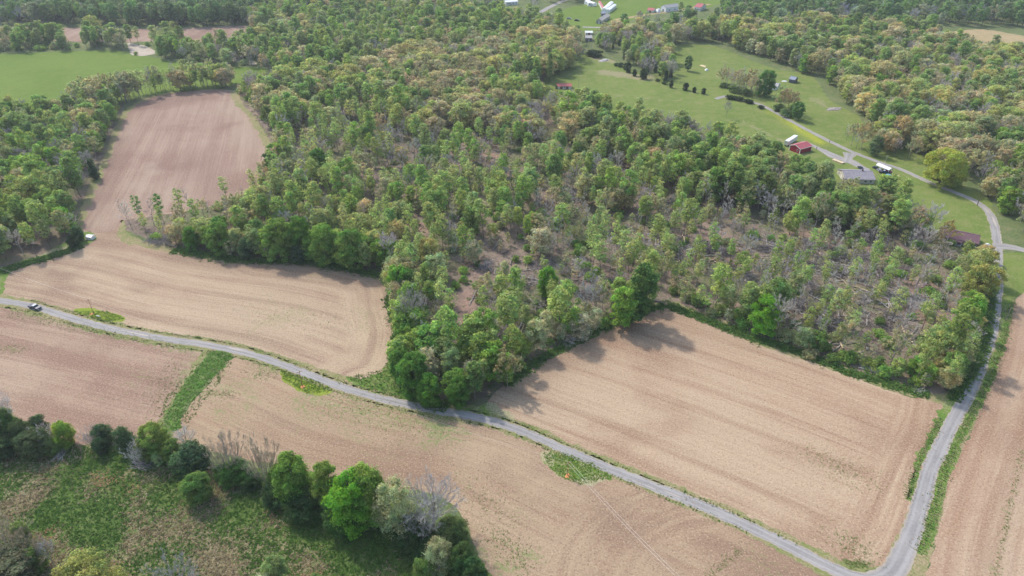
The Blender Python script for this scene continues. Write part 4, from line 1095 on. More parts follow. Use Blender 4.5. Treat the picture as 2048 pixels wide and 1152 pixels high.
# ------------------------------------------------------------------ trees placed one by one: (species, base x, base y, top y, width factor, tint, label)
HAND = [
    # hedgerow at the bottom left
    ('bare_one_fg', 12, 880, 775, 0.7, None, 'thin bare grey tree standing at the left end of the lower hedgerow'),
    ('maple_fg', 22, 880, 815, 1.0, (0.10, 0.17, 0.045), 'green leafy tree at the left end of the lower hedgerow'),
    ('maple_fg', 55, 890, 835, 0.9, (0.09, 0.13, 0.05), 'dull green rounded tree beside the left end of the lower hedgerow'),
    ('shrub_fg', 48, 895, 862, 0.7, (0.15, 0.05, 0.035), 'red leaved bush in the lower hedgerow'),
    ('shrub_fg', 15, 905, 868, 1.4, (0.07, 0.11, 0.04), 'low dark green bush in front of the hedgerow left end'),
    ('shrub_fg', 78, 905, 860, 1.2, (0.09, 0.12, 0.05), 'low olive bush below the red leaved bush'),
    ('cedar_fg', 84, 870, 830, 1.0, None, 'small dark evergreen between the red bush and the lime green tree'),
    ('bare_fg', 100, 890, 842, 1.0, None, 'bare twiggy thicket left of the lime green hedgerow tree'),
    ('maple_fg', 137, 892, 840, 0.95, (0.20, 0.27, 0.045), 'lime green rounded tree in the lower hedgerow beside a white fallen limb'),
    ('shrub_fg', 112, 905, 880, 1.2, (0.12, 0.17, 0.05), 'low green bush left of the lime green hedgerow tree'),
    ('cedar_fg', 214, 885, 847, 1.2, None, 'dark evergreen with a flat top right of the gap in the lower hedgerow'),
    ('cedar_fg', 258, 900, 853, 0.95, None, 'tall dark evergreen, second right of the gap in the lower hedgerow'),
    ('cedar_fg', 204, 905, 875, 1.2, None, 'low dark evergreen bush at the foot of the flat topped evergreen'),
    ('bare_fg', 190, 895, 850, 0.8, None, 'pale bare bush at the edge of the gap in the lower hedgerow'),
    ('maple_fg', 318, 910, 842, 1.05, (0.18, 0.235, 0.055), 'yellow green tree where the grass waterway meets the hedgerow'),
    ('maple_fg', 352, 925, 878, 1.0, (0.15, 0.20, 0.05), 'olive green rounded tree right of the grass waterway foot'),
    ('maple_fg', 296, 920, 872, 0.8, (0.16, 0.19, 0.07), 'dull olive bushy tree left of the grass waterway foot'),
    ('bare_one_fg', 378, 905, 850, 0.8, None, 'small bare tree rising above the hedgerow evergreens'),
    ('cedar_fg', 392, 940, 890, 1.5, None, 'broad dark evergreen in the middle of the lower hedgerow'),
    ('cedar_fg', 370, 945, 905, 1.5, None, 'dark evergreen mass left of the broad hedgerow evergreen'),
    ('pale_fg', 320, 930, 900, 0.8, None, 'small whitish flowering bush at the hedgerow foot'),
    ('bare_fg', 285, 925, 878, 1.0, None, 'grey bare brushy tree between two hedgerow evergreens'),
    ('shrub_fg', 400, 998, 948, 0.95, (0.13, 0.20, 0.05), 'lone green bush standing in the meadow below the hedgerow'),
    ('bare_fg', 465, 948, 862, 0.8, (0.32, 0.26, 0.19), 'many stemmed bare tree, left one of the pair in the hedgerow'),
    ('bare_fg', 537, 968, 870, 0.8, (0.30, 0.245, 0.17), 'many stemmed bare tree, right one of the pair in the hedgerow'),
    ('shrub_fg', 470, 962, 930, 1.6, (0.07, 0.15, 0.03), 'green undergrowth bush at the foot of the left bare tree'),
    ('shrub_fg', 448, 955, 930, 1.3, (0.06, 0.12, 0.03), 'low green bush left of the paired bare trees'),
    ('shrub_fg', 505, 972, 948, 1.3, (0.05, 0.10, 0.03), 'low green bush between the paired bare trees'),
    ('maple_fg', 597, 1000, 905, 0.95, (0.13, 0.215, 0.04), 'big rounded green tree right of the paired bare trees'),
    ('maple_fg', 655, 1015, 922, 0.75, (0.16, 0.23, 0.05), 'upright lighter green tree between two big rounded green trees'),
    ('maple_fg', 566, 985, 925, 0.9, (0.12, 0.19, 0.04), 'smaller green tree against the left side of the big rounded tree'),
    ('shrub_fg', 560, 1000, 968, 1.6, (0.05, 0.09, 0.03), 'dark green bush at the foot of the big rounded tree'),
    ('shrub_fg', 620, 1025, 985, 1.7, (0.055, 0.10, 0.03), 'dark green bush below the two big rounded green trees'),
    ('maple_fg', 712, 1055, 940, 0.92, (0.14, 0.29, 0.03), 'brightest green broad tree in the lower hedgerow'),
    ('maple_fg', 748, 1045, 930, 0.85, (0.16, 0.24, 0.05), 'tall green tree behind the brightest hedgerow tree'),
    ('shrub_fg', 690, 1050, 1010, 1.6, (0.06, 0.12, 0.03), 'dark bush at the foot of the brightest hedgerow tree'),
    ('pale_fg', 800, 1070, 955, 0.85, (0.33, 0.34, 0.19), 'tall whitish green flowering tree beside the brightest hedgerow tree'),
    ('bare_one_fg', 868, 1063, 950, 0.95, (0.31, 0.285, 0.265), 'large bare grey tree at the right end of the lower hedgerow'),
    ('bare_fg', 850, 1080, 1000, 0.9, (0.33, 0.30, 0.28), 'low bare grey thicket at the foot of the large bare tree'),
    ('shrub_fg', 830, 1085, 1045, 1.6, (0.06, 0.10, 0.03), 'dark bush under the large bare grey tree'),
    ('shrub_fg', 900, 1085, 1045, 1.4, (0.09, 0.13, 0.04), 'dark green bush right of the large bare grey tree'),
    ('pale_fg', 880, 1145, 1078, 0.95, (0.32, 0.33, 0.19), 'smaller whitish flowering tree below the large bare grey tree'),
    ('maple_fg', 925, 1150, 1090, 1.0, (0.06, 0.11, 0.03), 'dark green bushy tree by the field corner at the bottom'),
    ('maple_fg', 950, 1175, 1118, 1.0, (0.05, 0.10, 0.03), 'dark green tree at the bottom edge beside the field'),
    ('shrub_fg', 860, 1110, 1080, 1.5, (0.05, 0.10, 0.03), 'dark bush between the two whitish flowering trees'),
    ('maple_fg', 850, 1165, 1120, 1.0, (0.13, 0.20, 0.05), 'green tree left of the smaller whitish tree'),
    # bottom left corner
    ('bare_fg', 20, 1110, 1048, 1.3, (0.34, 0.27, 0.17), 'bare twiggy thicket in the bottom left corner'),
    ('maple_fg', 50, 1085, 1045, 1.0, (0.19, 0.24, 0.075), 'light green tree top at the upper rim of the corner thicket'),
    ('bare_fg', 62, 1140, 1070, 1.2, (0.30, 0.23, 0.14), 'brown bare thicket right in the bottom left corner'),
    ('maple_fg', 80, 1140, 1095, 1.0, (0.13, 0.19, 0.05), 'green bush at the right side of the corner thicket'),
    ('bare_one_fg', 108, 1130, 1072, 0.5, (0.45, 0.42, 0.40), 'slim white barked dead tree beside the corner thicket'),
    ('shrub_fg', 20, 1160, 1110, 1.8, (0.12, 0.13, 0.07), 'dull bush at the bottom left corner'),
    ('oak_fg', 200, 1215, 1120, 0.95, (0.23, 0.24, 0.08), 'broad yellow green tree top at the bottom edge'),
    ('bare_fg', 365, 1195, 1128, 1.3, (0.34, 0.31, 0.28), 'bare grey tree top at the bottom edge'),
    ('maple_fg', 560, 1180, 1110, 0.8, (0.20, 0.25, 0.10), 'small light green tree at the bottom edge of the meadow'),
    ('pale_fg', 545, 1200, 1145, 0.8, None, 'whitish bush top at the bottom edge of the meadow'),
    ('maple_fg', 640, 1200, 1150, 1.0, (0.17, 0.22, 0.07), 'green tree top at the bottom edge right of the light green tree'),
    # trees of the main wood that stand out
    ('maple_fg', 1524, 668, 588, 0.95, (0.14, 0.30, 0.03), 'bright green tree at the wood edge above the right tan field'),
    ('maple_fg', 1097, 600, 527, 0.72, (0.09, 0.24, 0.03), 'deep green round tree standing in the clearing above the brush piles'),
    ('maple', 1240, 655, 568, 0.80, (0.16, 0.26, 0.045), 'tall bright green tree at the field corner of the wood'),
    ('tall_maple', 1277, 640, 528, 0.85, (0.075, 0.135, 0.035), 'tallest dark green tree at the field corner of the wood'),
    ('maple', 1265, 648, 575, 0.85, (0.07, 0.14, 0.035), 'dark green tree at the foot of the tallest corner tree'),
    ('oak', 968, 715, 608, 0.62, (0.18, 0.26, 0.06), 'light green upright tree by the red dirt track in the wood'),
    ('bare_one_fg', 826, 668, 568, 0.75, (0.27, 0.24, 0.21), 'large bare grey tree at the wood edge by the left tan field'),
    ('tall_maple', 1885, 395, 295, 0.0, None, None),
    ('oak_fg', 1878, 372, 292, 1.0, (0.33, 0.345, 0.07), 'huge spreading yellow green tree beside the lane bend'),
    ('oak_fg', 1905, 372, 315, 0.8, (0.30, 0.32, 0.075), 'yellow green tree against the right side of the huge one'),
    ('maple_fg', 1525, 192, 135, 1.05, (0.085, 0.17, 0.04), 'big round green tree beside the small grey roofed house'),
    ('budding', 1500, 186, 132, 0.9, (0.30, 0.25, 0.15), 'pinkish budding tree left of the big round green tree'),
    ('bare_slim', 1478, 182, 130, 1.0, None, 'bare slim tree left in the clump by the small grey roofed house'),
    ('bare_slim', 1462, 176, 135, 1.0, None, 'outermost bare tree of the clump in the upper pasture'),
    ('shrub', 1448, 175, 165, 1.4, (0.06, 0.10, 0.03), 'dark shrub at the left end of the pasture clump'),
    ('shrub', 1470, 185, 172, 1.4, (0.06, 0.10, 0.03), 'dark shrub under the bare trees of the pasture clump'),
    ('shrub', 1492, 190, 178, 1.4, (0.07, 0.11, 0.03), 'dark shrub left of the big round green tree'),
    ('budding', 1565, 222, 172, 1.0, (0.32, 0.24, 0.15), 'tan budding tree by the lane in the upper pasture'),
    ('budding', 1583, 228, 178, 0.9, (0.31, 0.235, 0.15), 'second tan budding tree by the lane in the upper pasture'),
    ('maple', 1592, 240, 200, 0.95, (0.085, 0.16, 0.045), 'green tree in front of the tan budding trees by the lane'),
    ('shrub', 1572, 232, 216, 1.3, (0.10, 0.15, 0.06), 'shrub at the foot of the tan budding trees'),
    ('shrub', 1557, 222, 208, 1.3, (0.06, 0.10, 0.03), 'dark shrub by the lane left of the tan budding trees'),
    ('maple', 1375, 142, 108, 0.8, (0.09, 0.15, 0.05), 'lone green tree in the far pasture'),
    ('bare_slim', 1692, 283, 246, 0.9, None, 'lone bare sapling in the pasture across the lane from the red barn'),
    ('bare', 1712, 298, 256, 0.7, None, 'grey bare tree across the lane from the grey roofed house'),
    ('budding', 1722, 300, 238, 0.9, (0.32, 0.25, 0.13), 'tan budding tree across the lane from the grey roofed house'),
    ('maple', 1748, 312, 268, 0.9, (0.11, 0.155, 0.07), 'dull green tree across the lane from the white carport'),
    ('bare', 1788, 312, 272, 0.8, None, 'bare tree across the lane above the white carport'),
    ('oak', 1790, 290, 226, 0.9, (0.33, 0.26, 0.13), 'tan spreading tree behind the bare tree above the white carport'),
    ('bare', 1452, 235, 195, 0.7, (0.22, 0.20, 0.20), 'bare tree below the red roofed shed at the wood edge'),
    ('oak_fg', 1130, 138, 92, 1.0, (0.28, 0.255, 0.10), 'broad tan tree at the top corner of the pasture'),
    ('tall_maple', 1058, 175, 110, 0.6, (0.15, 0.19, 0.07), 'tall slim tree left at the top corner of the pasture'),
    ('tall_maple', 1098, 168, 105, 0.5, (0.15, 0.20, 0.07), 'tall slim tree in the middle at the top corner of the pasture'),
    ('cedar', 1113, 185, 170, 1.0, None, 'dark evergreen at the left end of the red roofed shed'),
    ('cedar', 1052, 187, 155, 0.8, None, 'dark evergreen at the wood edge left of the red roofed shed'),
    ('oak', 1692, 412, 368, 0.5, (0.20, 0.24, 0.05), 'yellow green tree in front of the grey roofed house'),
    ('oak', 1765, 415, 356, 0.6, (0.26, 0.32, 0.05), 'bright yellow green tree below the white carport'),
    ('bare', 1680, 388, 348, 0.8, (0.30, 0.26, 0.22), 'bare tree standing in front of the grey roofed house'),
    ('bare', 1650, 360, 318, 0.8, (0.29, 0.25, 0.21), 'bare tree left of the grey roofed house'),
    ('budding', 1888, 492, 436, 0.9, (0.36, 0.29, 0.12), 'orange tan budding tree left of the maroon roofed house'),
    ('bare', 1925, 512, 470, 0.6, (0.38, 0.34, 0.22), 'thin nearly bare tree in front of the maroon roofed house'),
    ('budding', 1868, 505, 455, 0.8, (0.27, 0.22, 0.14), 'brownish budding tree by the left gable of the maroon roofed house'),
    ('oak', 1955, 562, 496, 0.85, (0.26, 0.26, 0.085), 'mustard yellow tree between the maroon roofed house and the lane'),
    ('oak', 1968, 596, 528, 0.75, (0.26, 0.26, 0.085), 'mustard yellow tree leaning over the lane'),
    ('oak', 1940, 600, 520, 0.8, (0.26, 0.26, 0.085), 'mustard green tree one row in from the lane'),
    ('maple', 1935, 668, 598, 0.55, (0.11, 0.24, 0.04), 'bright green tree near the lane in the yellow edge of the wood'),
    ('pale', 1665, 455, 396, 0.9, (0.36, 0.36, 0.24), 'cream flowering tree at the upper edge of the clearing'),
    ('pale', 1200, 460, 405, 0.6, (0.30, 0.34, 0.17), 'cream flowering tree in the upper middle of the wood'),
    ('cedar_fg', 160, 482, 450, 1.0, None, 'dark round evergreen left of the small white box'),
    ('cedar_fg', 150, 495, 468, 1.1, (0.05, 0.08, 0.03), 'low dark evergreen below the small white box'),
    ('cedar', 192, 358, 318, 1.0, None, 'dark evergreen halfway along the west wood edge'),
    ('cedar', 205, 285, 255, 1.0, None, 'dark evergreen at the upper west wood edge'),
    ('maple', 100, 88, 45, 0.9, (0.09, 0.22, 0.04), 'fresh green tree in the creek line at the upper left'),
    ('oak', 196, 80, 25, 0.8, (0.26, 0.27, 0.10), 'pale yellow green tree in the creek line at the upper left'),
    ('maple_fg', 830, 788, 700, 0.9, (0.09, 0.19, 0.035), 'big green tree at the lowest corner of the main wood'),
    ('maple_fg', 862, 810, 745, 0.9, (0.085, 0.20, 0.03), 'round green tree above the lane at the main wood corner'),
    ('maple_fg', 918, 812, 750, 0.85, (0.08, 0.18, 0.03), 'dark green round tree above the lane at the main wood corner'),
    ('maple_fg', 808, 762, 690, 0.8, (0.08, 0.17, 0.035), 'dark green tree at the left side of the main wood corner'),
    ('pale_fg', 905, 765, 690, 0.8, (0.24, 0.30, 0.14), 'greyish green tree inside the main wood corner'),
    ('pale', 950, 785, 720, 0.75, (0.31, 0.30, 0.17), 'cream coloured tree near the lane at the main wood corner'),
    ('budding', 1015, 775, 690, 0.9, (0.29, 0.26, 0.14), 'tan budding tree beside the field at the wood edge'),
    ('maple_fg', 655, 527, 440, 0.95, (0.15, 0.24, 0.05), 'tall light green tree in front of the wood above the left tan field'),
    ('maple_fg', 560, 518, 432, 1.0, (0.15, 0.225, 0.05), 'broad light green tree at the wood front above the left tan field'),
    ('maple_fg', 445, 508, 440, 0.9, (0.14, 0.22, 0.05), 'rounded green tree near the left end of the wood front'),
    ('maple_fg', 385, 500, 450, 0.75, (0.10, 0.21, 0.035), 'small deep green tree at the left end of the wood front'),
    ('maple_fg', 612, 514, 425, 0.7, (0.10, 0.19, 0.035), 'deep green tree behind the wood front above the left tan field'),
    ('cedar_fg', 498, 515, 470, 1.2, None, 'dark evergreen in the wood front above the left tan field'),
    ('cedar_fg', 600, 524, 485, 1.2, None, 'dark evergreen right in the wood front above the left tan field'),
    ('maple_fg', 715, 536, 450, 0.9, (0.12, 0.20, 0.045), 'tall green tree in the wood front near the right end of the left tan field'),
    ('polesapling', 328, 450, 388, 1.0, (0.10, 0.19, 0.05), 'narrow green tree standing alone at the field neck'),
    ('polesapling', 285, 452, 392, 1.0, (0.12, 0.20, 0.06), 'leafy narrow tree at the tip of the wood by the field neck'),
    ('bare_slim', 265, 460, 400, 1.2, None, 'leaning bare tree at the tip of the wood by the field neck'),
    ('oak', 862, 545, 470, 0.7, (0.28, 0.26, 0.10), 'tan topped tree above the right end of the left tan field'),
    ('maple', 800, 600, 525, 0.8, (0.13, 0.25, 0.04), 'bright green tree at the wood edge right of the left tan field'),
    ('maple', 822, 640, 560, 0.8, (0.17, 0.24, 0.06), 'yellow green tree behind the large bare tree at the wood edge'),
    ('maple', 640, 365, 292, 0.9, (0.06, 0.15, 0.03), 'dark green tree in the western middle of the wood'),
    ('maple', 548, 355, 298, 0.9, (0.05, 0.13, 0.03), 'very dark green tree by the upper left ploughed field'),
    ('maple', 690, 375, 318, 0.8, (0.06, 0.14, 0.03), 'second dark green tree in the western middle of the wood'),
    ('budding', 1360, 700, 640, 0.0, None, None),
]
for (sp, bx, by, ty, ws, tint, lab) in HAND:
    if not ws:
        continue
    x, y = G(bx, by)
    h_ = height_for(bx, by, ty)
    if SPEC[sp]['rx'] / SPEC[sp]['H'] > 0.3:
        h_ *= 0.90
    if by > 840 and sp in ('maple_fg', 'pale_fg'):
        ws *= 0.92
    if sp == 'shrub_fg' and h_ > 4.6:
        sp, ws = 'maple_fg', ws * 1.35
    add_tree(sp, x, y, h_, ws, 'hand', tint)
    TREES[-1]['label'] = lab
# drop scattered trees standing inside a hand-placed one
HXY = np.array([(t_['x'], t_['y']) for t_ in TREES if t_['region'] == 'hand'])
keep = []
for t_ in TREES:
    if t_['region'] != 'hand':
        if ((HXY - (t_['x'], t_['y'])) ** 2).sum(1).min() < 9:
            continue
    keep.append(t_)
TREES = keep
# dark evergreens and bushes along the pasture fence, uneven in size and gaps
FL = [(1236, 132), (1262, 146), (1290, 157), (1322, 166), (1350, 176), (1380, 184), (1408, 188), (1428, 192)]
FG_ = catmull(GP(FL), 2.0)
q = 0
while q < len(FG_) - 1:
    x, y = FG_[q]
    px_, py_ = proj(x, y)
    big_ = rng.uniform() < 0.55
    h_ = rng.uniform(4.5, 8.5) * (1.15 if px_ < 1310 else 0.85) if big_ else rng.uniform(2.2, 4)
    add_tree('cedar_fg' if big_ else 'shrub', x + rng.normal() * 1.5, y + rng.normal() * 1.5, h_, rng.uniform(0.8, 1.3) if big_ else rng.uniform(0.9, 1.4), 'fence', np.array(TINT['cedar'][0]) * rng.uniform(1.0, 1.7))
    q += int(rng.uniform(2, 6.5)) + (1 if big_ else 0)
for (bx, by, ty) in [(1460, 198, 190), (1468, 199, 192), (1478, 201, 193), (1494, 205, 198), (1500, 207, 200), (1522, 217, 211), (1183, 112, 100), (1193, 114, 102)]:
    x, y = G(bx, by)
    add_tree('shrub', x, y, height_for(bx, by, ty), 1.5, 'fence', TINT['cedar'][0])

LOOK = {'poplar': 'slender light green tree', 'polesapling': 'thin sapling with sparse light leaves', 'whip': 'low bushy light green sapling', 'maple': 'rounded green leafy tree', 'tall_maple': 'tall mid green leafy tree', 'oak': 'broad tan and yellow green oak', 'pale': 'pale whitish green flowering tree',
        'cedar': 'dark green evergreen', 'cedar_fg': 'dark green evergreen', 'shrub': 'low green shrub', 'bare': 'leafless grey brown tree', 'bare_slim': 'slim leafless tree', 'budding': 'budding tree with thin tan leaves'}
WHERE = {'middle': 'in the thinned middle of the wood', 'clearing': 'standing among felled wood in the clearing', 'behind': 'in the dense belt below the pasture', 'north': 'in the upper end of the main wood', 'west_front': 'in the wood front above the left tan field',
         'neck': 'at the neck between the two left fields', 'south_front': 'at the wood corner near the lane', 'east_front': 'at the wood edge left of the right tan field', 'field_front': 'at the wood edge above the right tan field', 'lane_edge': 'beside the lane on the right wood edge',
         'maroon_yard': 'around the maroon roofed house', 'west': 'in the wood left of the brown field', 'row': 'in the row between green field and brown field', 'creek': 'along the creek beyond the green field', 'far_northwest': 'in the far forest at the upper left',
         'north_valley': 'in the valley wood at the top', 'north_yard': 'by the far road at the top', 'northeast': 'in the wood right of the pasture', 'far_northeast': 'in the far forest at the upper right', 'fence_wood': 'in the narrow wood by the pasture fence', 'fence': 'in the dark row along the pasture fence'}


def size_px(t_):
    d = math.sqrt(t_['x'] ** 2 + t_['y'] ** 2 + H * H)
    px_, py_ = proj(t_['x'], t_['y'], t_['h'] * 0.5)
    vis = -30 < px_ < 2078 and -20 < py_ < 1172
    return (t_['h'] / d) * (1.0 if vis else 0.001)


LAND = [('the small white box', 180, 478), ('the field neck', 235, 455), ('the black pickup', 70, 615), ('the grass waterway', 390, 770), ('the dark trunked front of the wood', 620, 520), ('the large bare grey tree', 826, 668), ('the red dirt track', 935, 620),
        ('the lane bend below the wood', 880, 815), ('the deep green round tree', 1097, 600), ('the tallest corner tree', 1277, 640), ('the bright green edge tree', 1524, 668), ('the stacked log pile', 1745, 735), ('the red dirt clearing', 1860, 620), ('the maroon roofed house', 1925, 480),
        ('the grey roofed house', 1700, 350), ('the red barn', 1595, 298), ('the huge yellow green tree', 1880, 370), ('the white carport', 1765, 338), ('the red roofed shed', 1128, 178), ('the broad tan tree', 1130, 138), ('the skid trail', 970, 300),
        ('the very dark green tree', 548, 355), ('the north end of the brown field', 420, 180), ('the sandy creek bank', 280, 100), ('the long white sheds', 1222, 16), ('the far road', 1100, 15), ('the small grey shed', 1583, 160), ('the far tan field', 1900, 90), ('the left edge of the green field', 30, 160),
        ('the side driveway', 2040, 498), ('the pasture corner', 1215, 118), ('the upper grey creek line', 460, 120), ('the west field edge', 190, 350), ('the cream flowering tree', 1665, 455), ('the far left of the frame', 10, 400), ('the felled trunks', 1500, 520), ('the top edge', 760, 20), ('the top right corner', 2040, 20), ('the top left corner', 10, 15),
        ('the pale flowering wood', 1760, 170), ('the western middle of the wood', 700, 330), ('the centre of the wood', 1050, 400), ('the dense belt', 1400, 360)]
LANDG = np.array([G(l_[1], l_[2]) for l_ in LAND])


def describe(t_):
    kind = KIND[t_['sp']]
    i_ = int(np.argmin(((LANDG - (t_['x'], t_['y'])) ** 2).sum(1)))
    near = LAND[i_][0]
    if t_['region'] == 'fence':
        return ('low dark shrub' if kind == 'shrub' else 'dark green evergreen') + ' in the dark row along the pasture fence near ' + near, PLURAL[kind] + ' in the row along the pasture fence'
    hh = t_['h'] / SPEC[t_['sp']]['H']
    size = 'taller ' if hh > 1.1 else ('smaller ' if hh < 0.9 else '')
    lum = sum(t_['tint'])
    med = float(np.median([sum(q) for q in TINT[t_['sp']]])) * 1.42
    tone = 'paler ' if lum > med * 1.12 else ('darker ' if lum < med * 0.88 else '')
    lab = size + tone + LOOK[t_['sp']] + ' ' + SHORT[t_['region']] + ' near ' + near
    w = lab.split()
    if len(w) > 16:
        return tone + LOOK[t_['sp']] + ' near ' + near, tone + PLURAL[kind] + ' like ' + LOOK[t_['sp']].split(' with')[0] + ' near ' + near
    return lab, (size + tone + PLURAL[kind] + ' like ' + LOOK[t_['sp']].split(' with')[0] + ' ' + SHORT[t_['region']] + ' near ' + near)


SHORT = {'middle': 'in the thinned wood', 'clearing': 'in the clearing', 'behind': 'below the pasture', 'north': 'in the upper wood', 'west_front': 'in the wood front', 'neck': 'at the field neck', 'south_front': 'at the wood corner', 'east_front': 'at the wood edge',
         'field_front': 'above the right field', 'lane_edge': 'beside the lane', 'maroon_yard': 'in the house yard', 'west': 'in the west wood', 'row': 'in the tree row', 'creek': 'along the creek', 'far_northwest': 'in the far forest', 'north_valley': 'in the valley wood',
         'north_yard': 'by the far yard', 'northeast': 'in the northeast wood', 'far_northeast': 'in the far forest', 'fence_wood': 'in the fence wood'}


def place_tree(t_, label, group):
    kind = KIND[t_['sp']]
    root = link(kind, None, loc=(t_['x'], t_['y'], 0), rot=(0, 0, t_['rot']))
    root.empty_display_size = 0.5
    root.scale = t_['s']
    tag(root, label, CAT[kind], group)
    tm, cm = PROTO[t_['sp']][t_['v']]
    link('trunk', tm, root)
    c = link('twigs' if SPEC[t_['sp']].get('twig') and not SPEC[t_['sp']].get('n') else 'crown', cm, root)
    c['tint'] = t_['tint']
    return root


def stuff_trees(name, label, lst):
    """the rest of a kind as one object: instances of the same tree meshes on points"""
    n = len(lst)
    me = bpy.data.meshes.new(name)
    me.vertices.add(n)
    me.vertices.foreach_set('co', np.array([(t_['x'], t_['y'], 0) for t_ in lst], dtype=np.float32).ravel())
    keys = sorted({(t_['sp'], t_['v']) for t_ in lst})
    kid = {k_: i for i, k_ in enumerate(keys)}
    a = me.attributes.new('pid', 'INT', 'POINT')
    a.data.foreach_set('value', np.array([kid[(t_['sp'], t_['v'])] for t_ in lst], dtype=np.int32))
    a = me.attributes.new('rotz', 'FLOAT_VECTOR', 'POINT')
    a.data.foreach_set('vector', np.array([(0, 0, t_['rot']) for t_ in lst], dtype=np.float32).ravel())
    a = me.attributes.new('scl', 'FLOAT_VECTOR', 'POINT')
    a.data.foreach_set('vector', np.array([t_['s'] for t_ in lst], dtype=np.float32).ravel())
    a = me.attributes.new('tint', 'FLOAT_COLOR', 'POINT')
    a.data.foreach_set('color', np.array([(*t_['tint'], 1) for t_ in lst], dtype=np.float32).ravel())
    ob = link(name, me)
    tag(ob, label, kind='stuff')
    ng = bpy.data.node_groups.new(name, 'GeometryNodeTree')
    ng.interface.new_socket('Geometry', in_out='INPUT', socket_type='NodeSocketGeometry')
    ng.interface.new_socket('Geometry', in_out='OUTPUT', socket_type='NodeSocketGeometry')
    gi, go = ng.nodes.new('NodeGroupInput'), ng.nodes.new('NodeGroupOutput')
    jn = ng.nodes.new('GeometryNodeJoinGeometry')

    def named(nm, typ):
        nd = ng.nodes.new('GeometryNodeInputNamedAttribute')
        nd.data_type = typ
        nd.inputs['Name'].default_value = nm
        return nd.outputs['Attribute']
    pid, rz, sc = named('pid', 'INT'), named('rotz', 'FLOAT_VECTOR'), named('scl', 'FLOAT_VECTOR')
    for k_, i in kid.items():
        cmpn = ng.nodes.new('FunctionNodeCompare')
        cmpn.data_type = 'INT'
        cmpn.operation = 'EQUAL'
        ng.links.new(pid, cmpn.inputs[2])
        cmpn.inputs[3].default_value = i
        for me_ in PROTO[k_[0]][k_[1]]:
            src = SOURCE[me_.name]
            oi = ng.nodes.new('GeometryNodeObjectInfo')
            oi.transform_space = 'ORIGINAL'
            oi.inputs['Object'].default_value = src
            oi.inputs['As Instance'].default_value = True
            ip = ng.nodes.new('GeometryNodeInstanceOnPoints')
            ng.links.new(gi.outputs[0], ip.inputs['Points'])
            ng.links.new(cmpn.outputs[0], ip.inputs['Selection'])
            ng.links.new(oi.outputs['Geometry'], ip.inputs['Instance'])
            er = ng.nodes.new('FunctionNodeEulerToRotation')
            ng.links.new(rz, er.inputs[0])
            ng.links.new(er.outputs[0], ip.inputs['Rotation'])
            ng.links.new(sc, ip.inputs['Scale'])
            ng.links.new(ip.outputs[0], jn.inputs[0])
    ng.links.new(jn.outputs[0], go.inputs[0])
    md = ob.modifiers.new('trees', 'NODES')
    md.node_group = ng
    return ob


KINDS_ = {}
for t_ in TREES:
    KINDS_.setdefault(KIND[t_['sp']], []).append(t_)
SOURCE = {}
MISSING = []
STUFFLBL = {'young_sapling': 'low bushy saplings filling the clearings of the woods', 'slender_tree': 'slender light green trees of the woods beyond the nearest ones', 'thin_sapling': 'thin saplings of the woods beyond the nearest ones', 'broadleaf_tree': 'green leafy trees massed in the farther woods',
            'oak_tree': 'tan and yellow green oaks massed in the farther woods', 'pale_tree': 'whitish green trees scattered in the farther woods', 'cedar_tree': 'dark evergreens scattered in the farther woods',
            'shrub': 'low green shrubs of the woodland undergrowth', 'bare_tree': 'leafless trees massed in the farther woods', 'budding_tree': 'budding tan trees massed in the farther woods'}
REST = []
PLURAL = {'young_sapling': 'low bushy saplings', 'slender_tree': 'slender light green trees', 'thin_sapling': 'thin saplings', 'broadleaf_tree': 'green leafy trees', 'oak_tree': 'oaks', 'pale_tree': 'pale flowering trees', 'cedar_tree': 'dark evergreens', 'shrub': 'shrubs', 'bare_tree': 'leafless trees', 'budding_tree': 'budding trees'}
for kind, lst in KINDS_.items():
    lst.sort(key=lambda t_: (t_['region'] not in ('hand', 'fence'), -size_px(t_)))
    n1 = 300
    for t_ in lst[:n1]:
        if t_['region'] == 'hand':
            place_tree(t_, t_['label'], None)
        else:
            lab_, grp_ = describe(t_)
            place_tree(t_, lab_, grp_)
    if len(lst) > n1:
        REST.append((kind, lst[n1:]))
for o_ in list(COL.objects):
    if o_.type == 'MESH' and o_.parent is not None:
        SOURCE.setdefault(o_.data.name, o_)
for kind, lst in REST:
    # a mesh only used by the rest borrows a sibling of the same kind that stands as a tree
    for t_ in lst:
        ok = [v for v in range(len(PROTO[t_['sp']])) if PROTO[t_['sp']][v][0].name in SOURCE]
        if t_['v'] not in ok:
            if not ok:
                raise RuntimeError('no source for ' + t_['sp'])
            t_['v'] = ok[t_['v'] % len(ok)]
    stuff_trees({'young_sapling': 'young_saplings', 'slender_tree': 'slender_trees', 'thin_sapling': 'thin_saplings', 'broadleaf_tree': 'broadleaf_trees', 'oak_tree': 'oak_trees', 'pale_tree': 'pale_trees', 'cedar_tree': 'cedar_trees', 'shrub': 'undergrowth', 'bare_tree': 'bare_trees', 'budding_tree': 'budding_trees'}[kind], STUFFLBL[kind], lst)
print({k_: len(v_) for k_, v_ in KINDS_.items()})


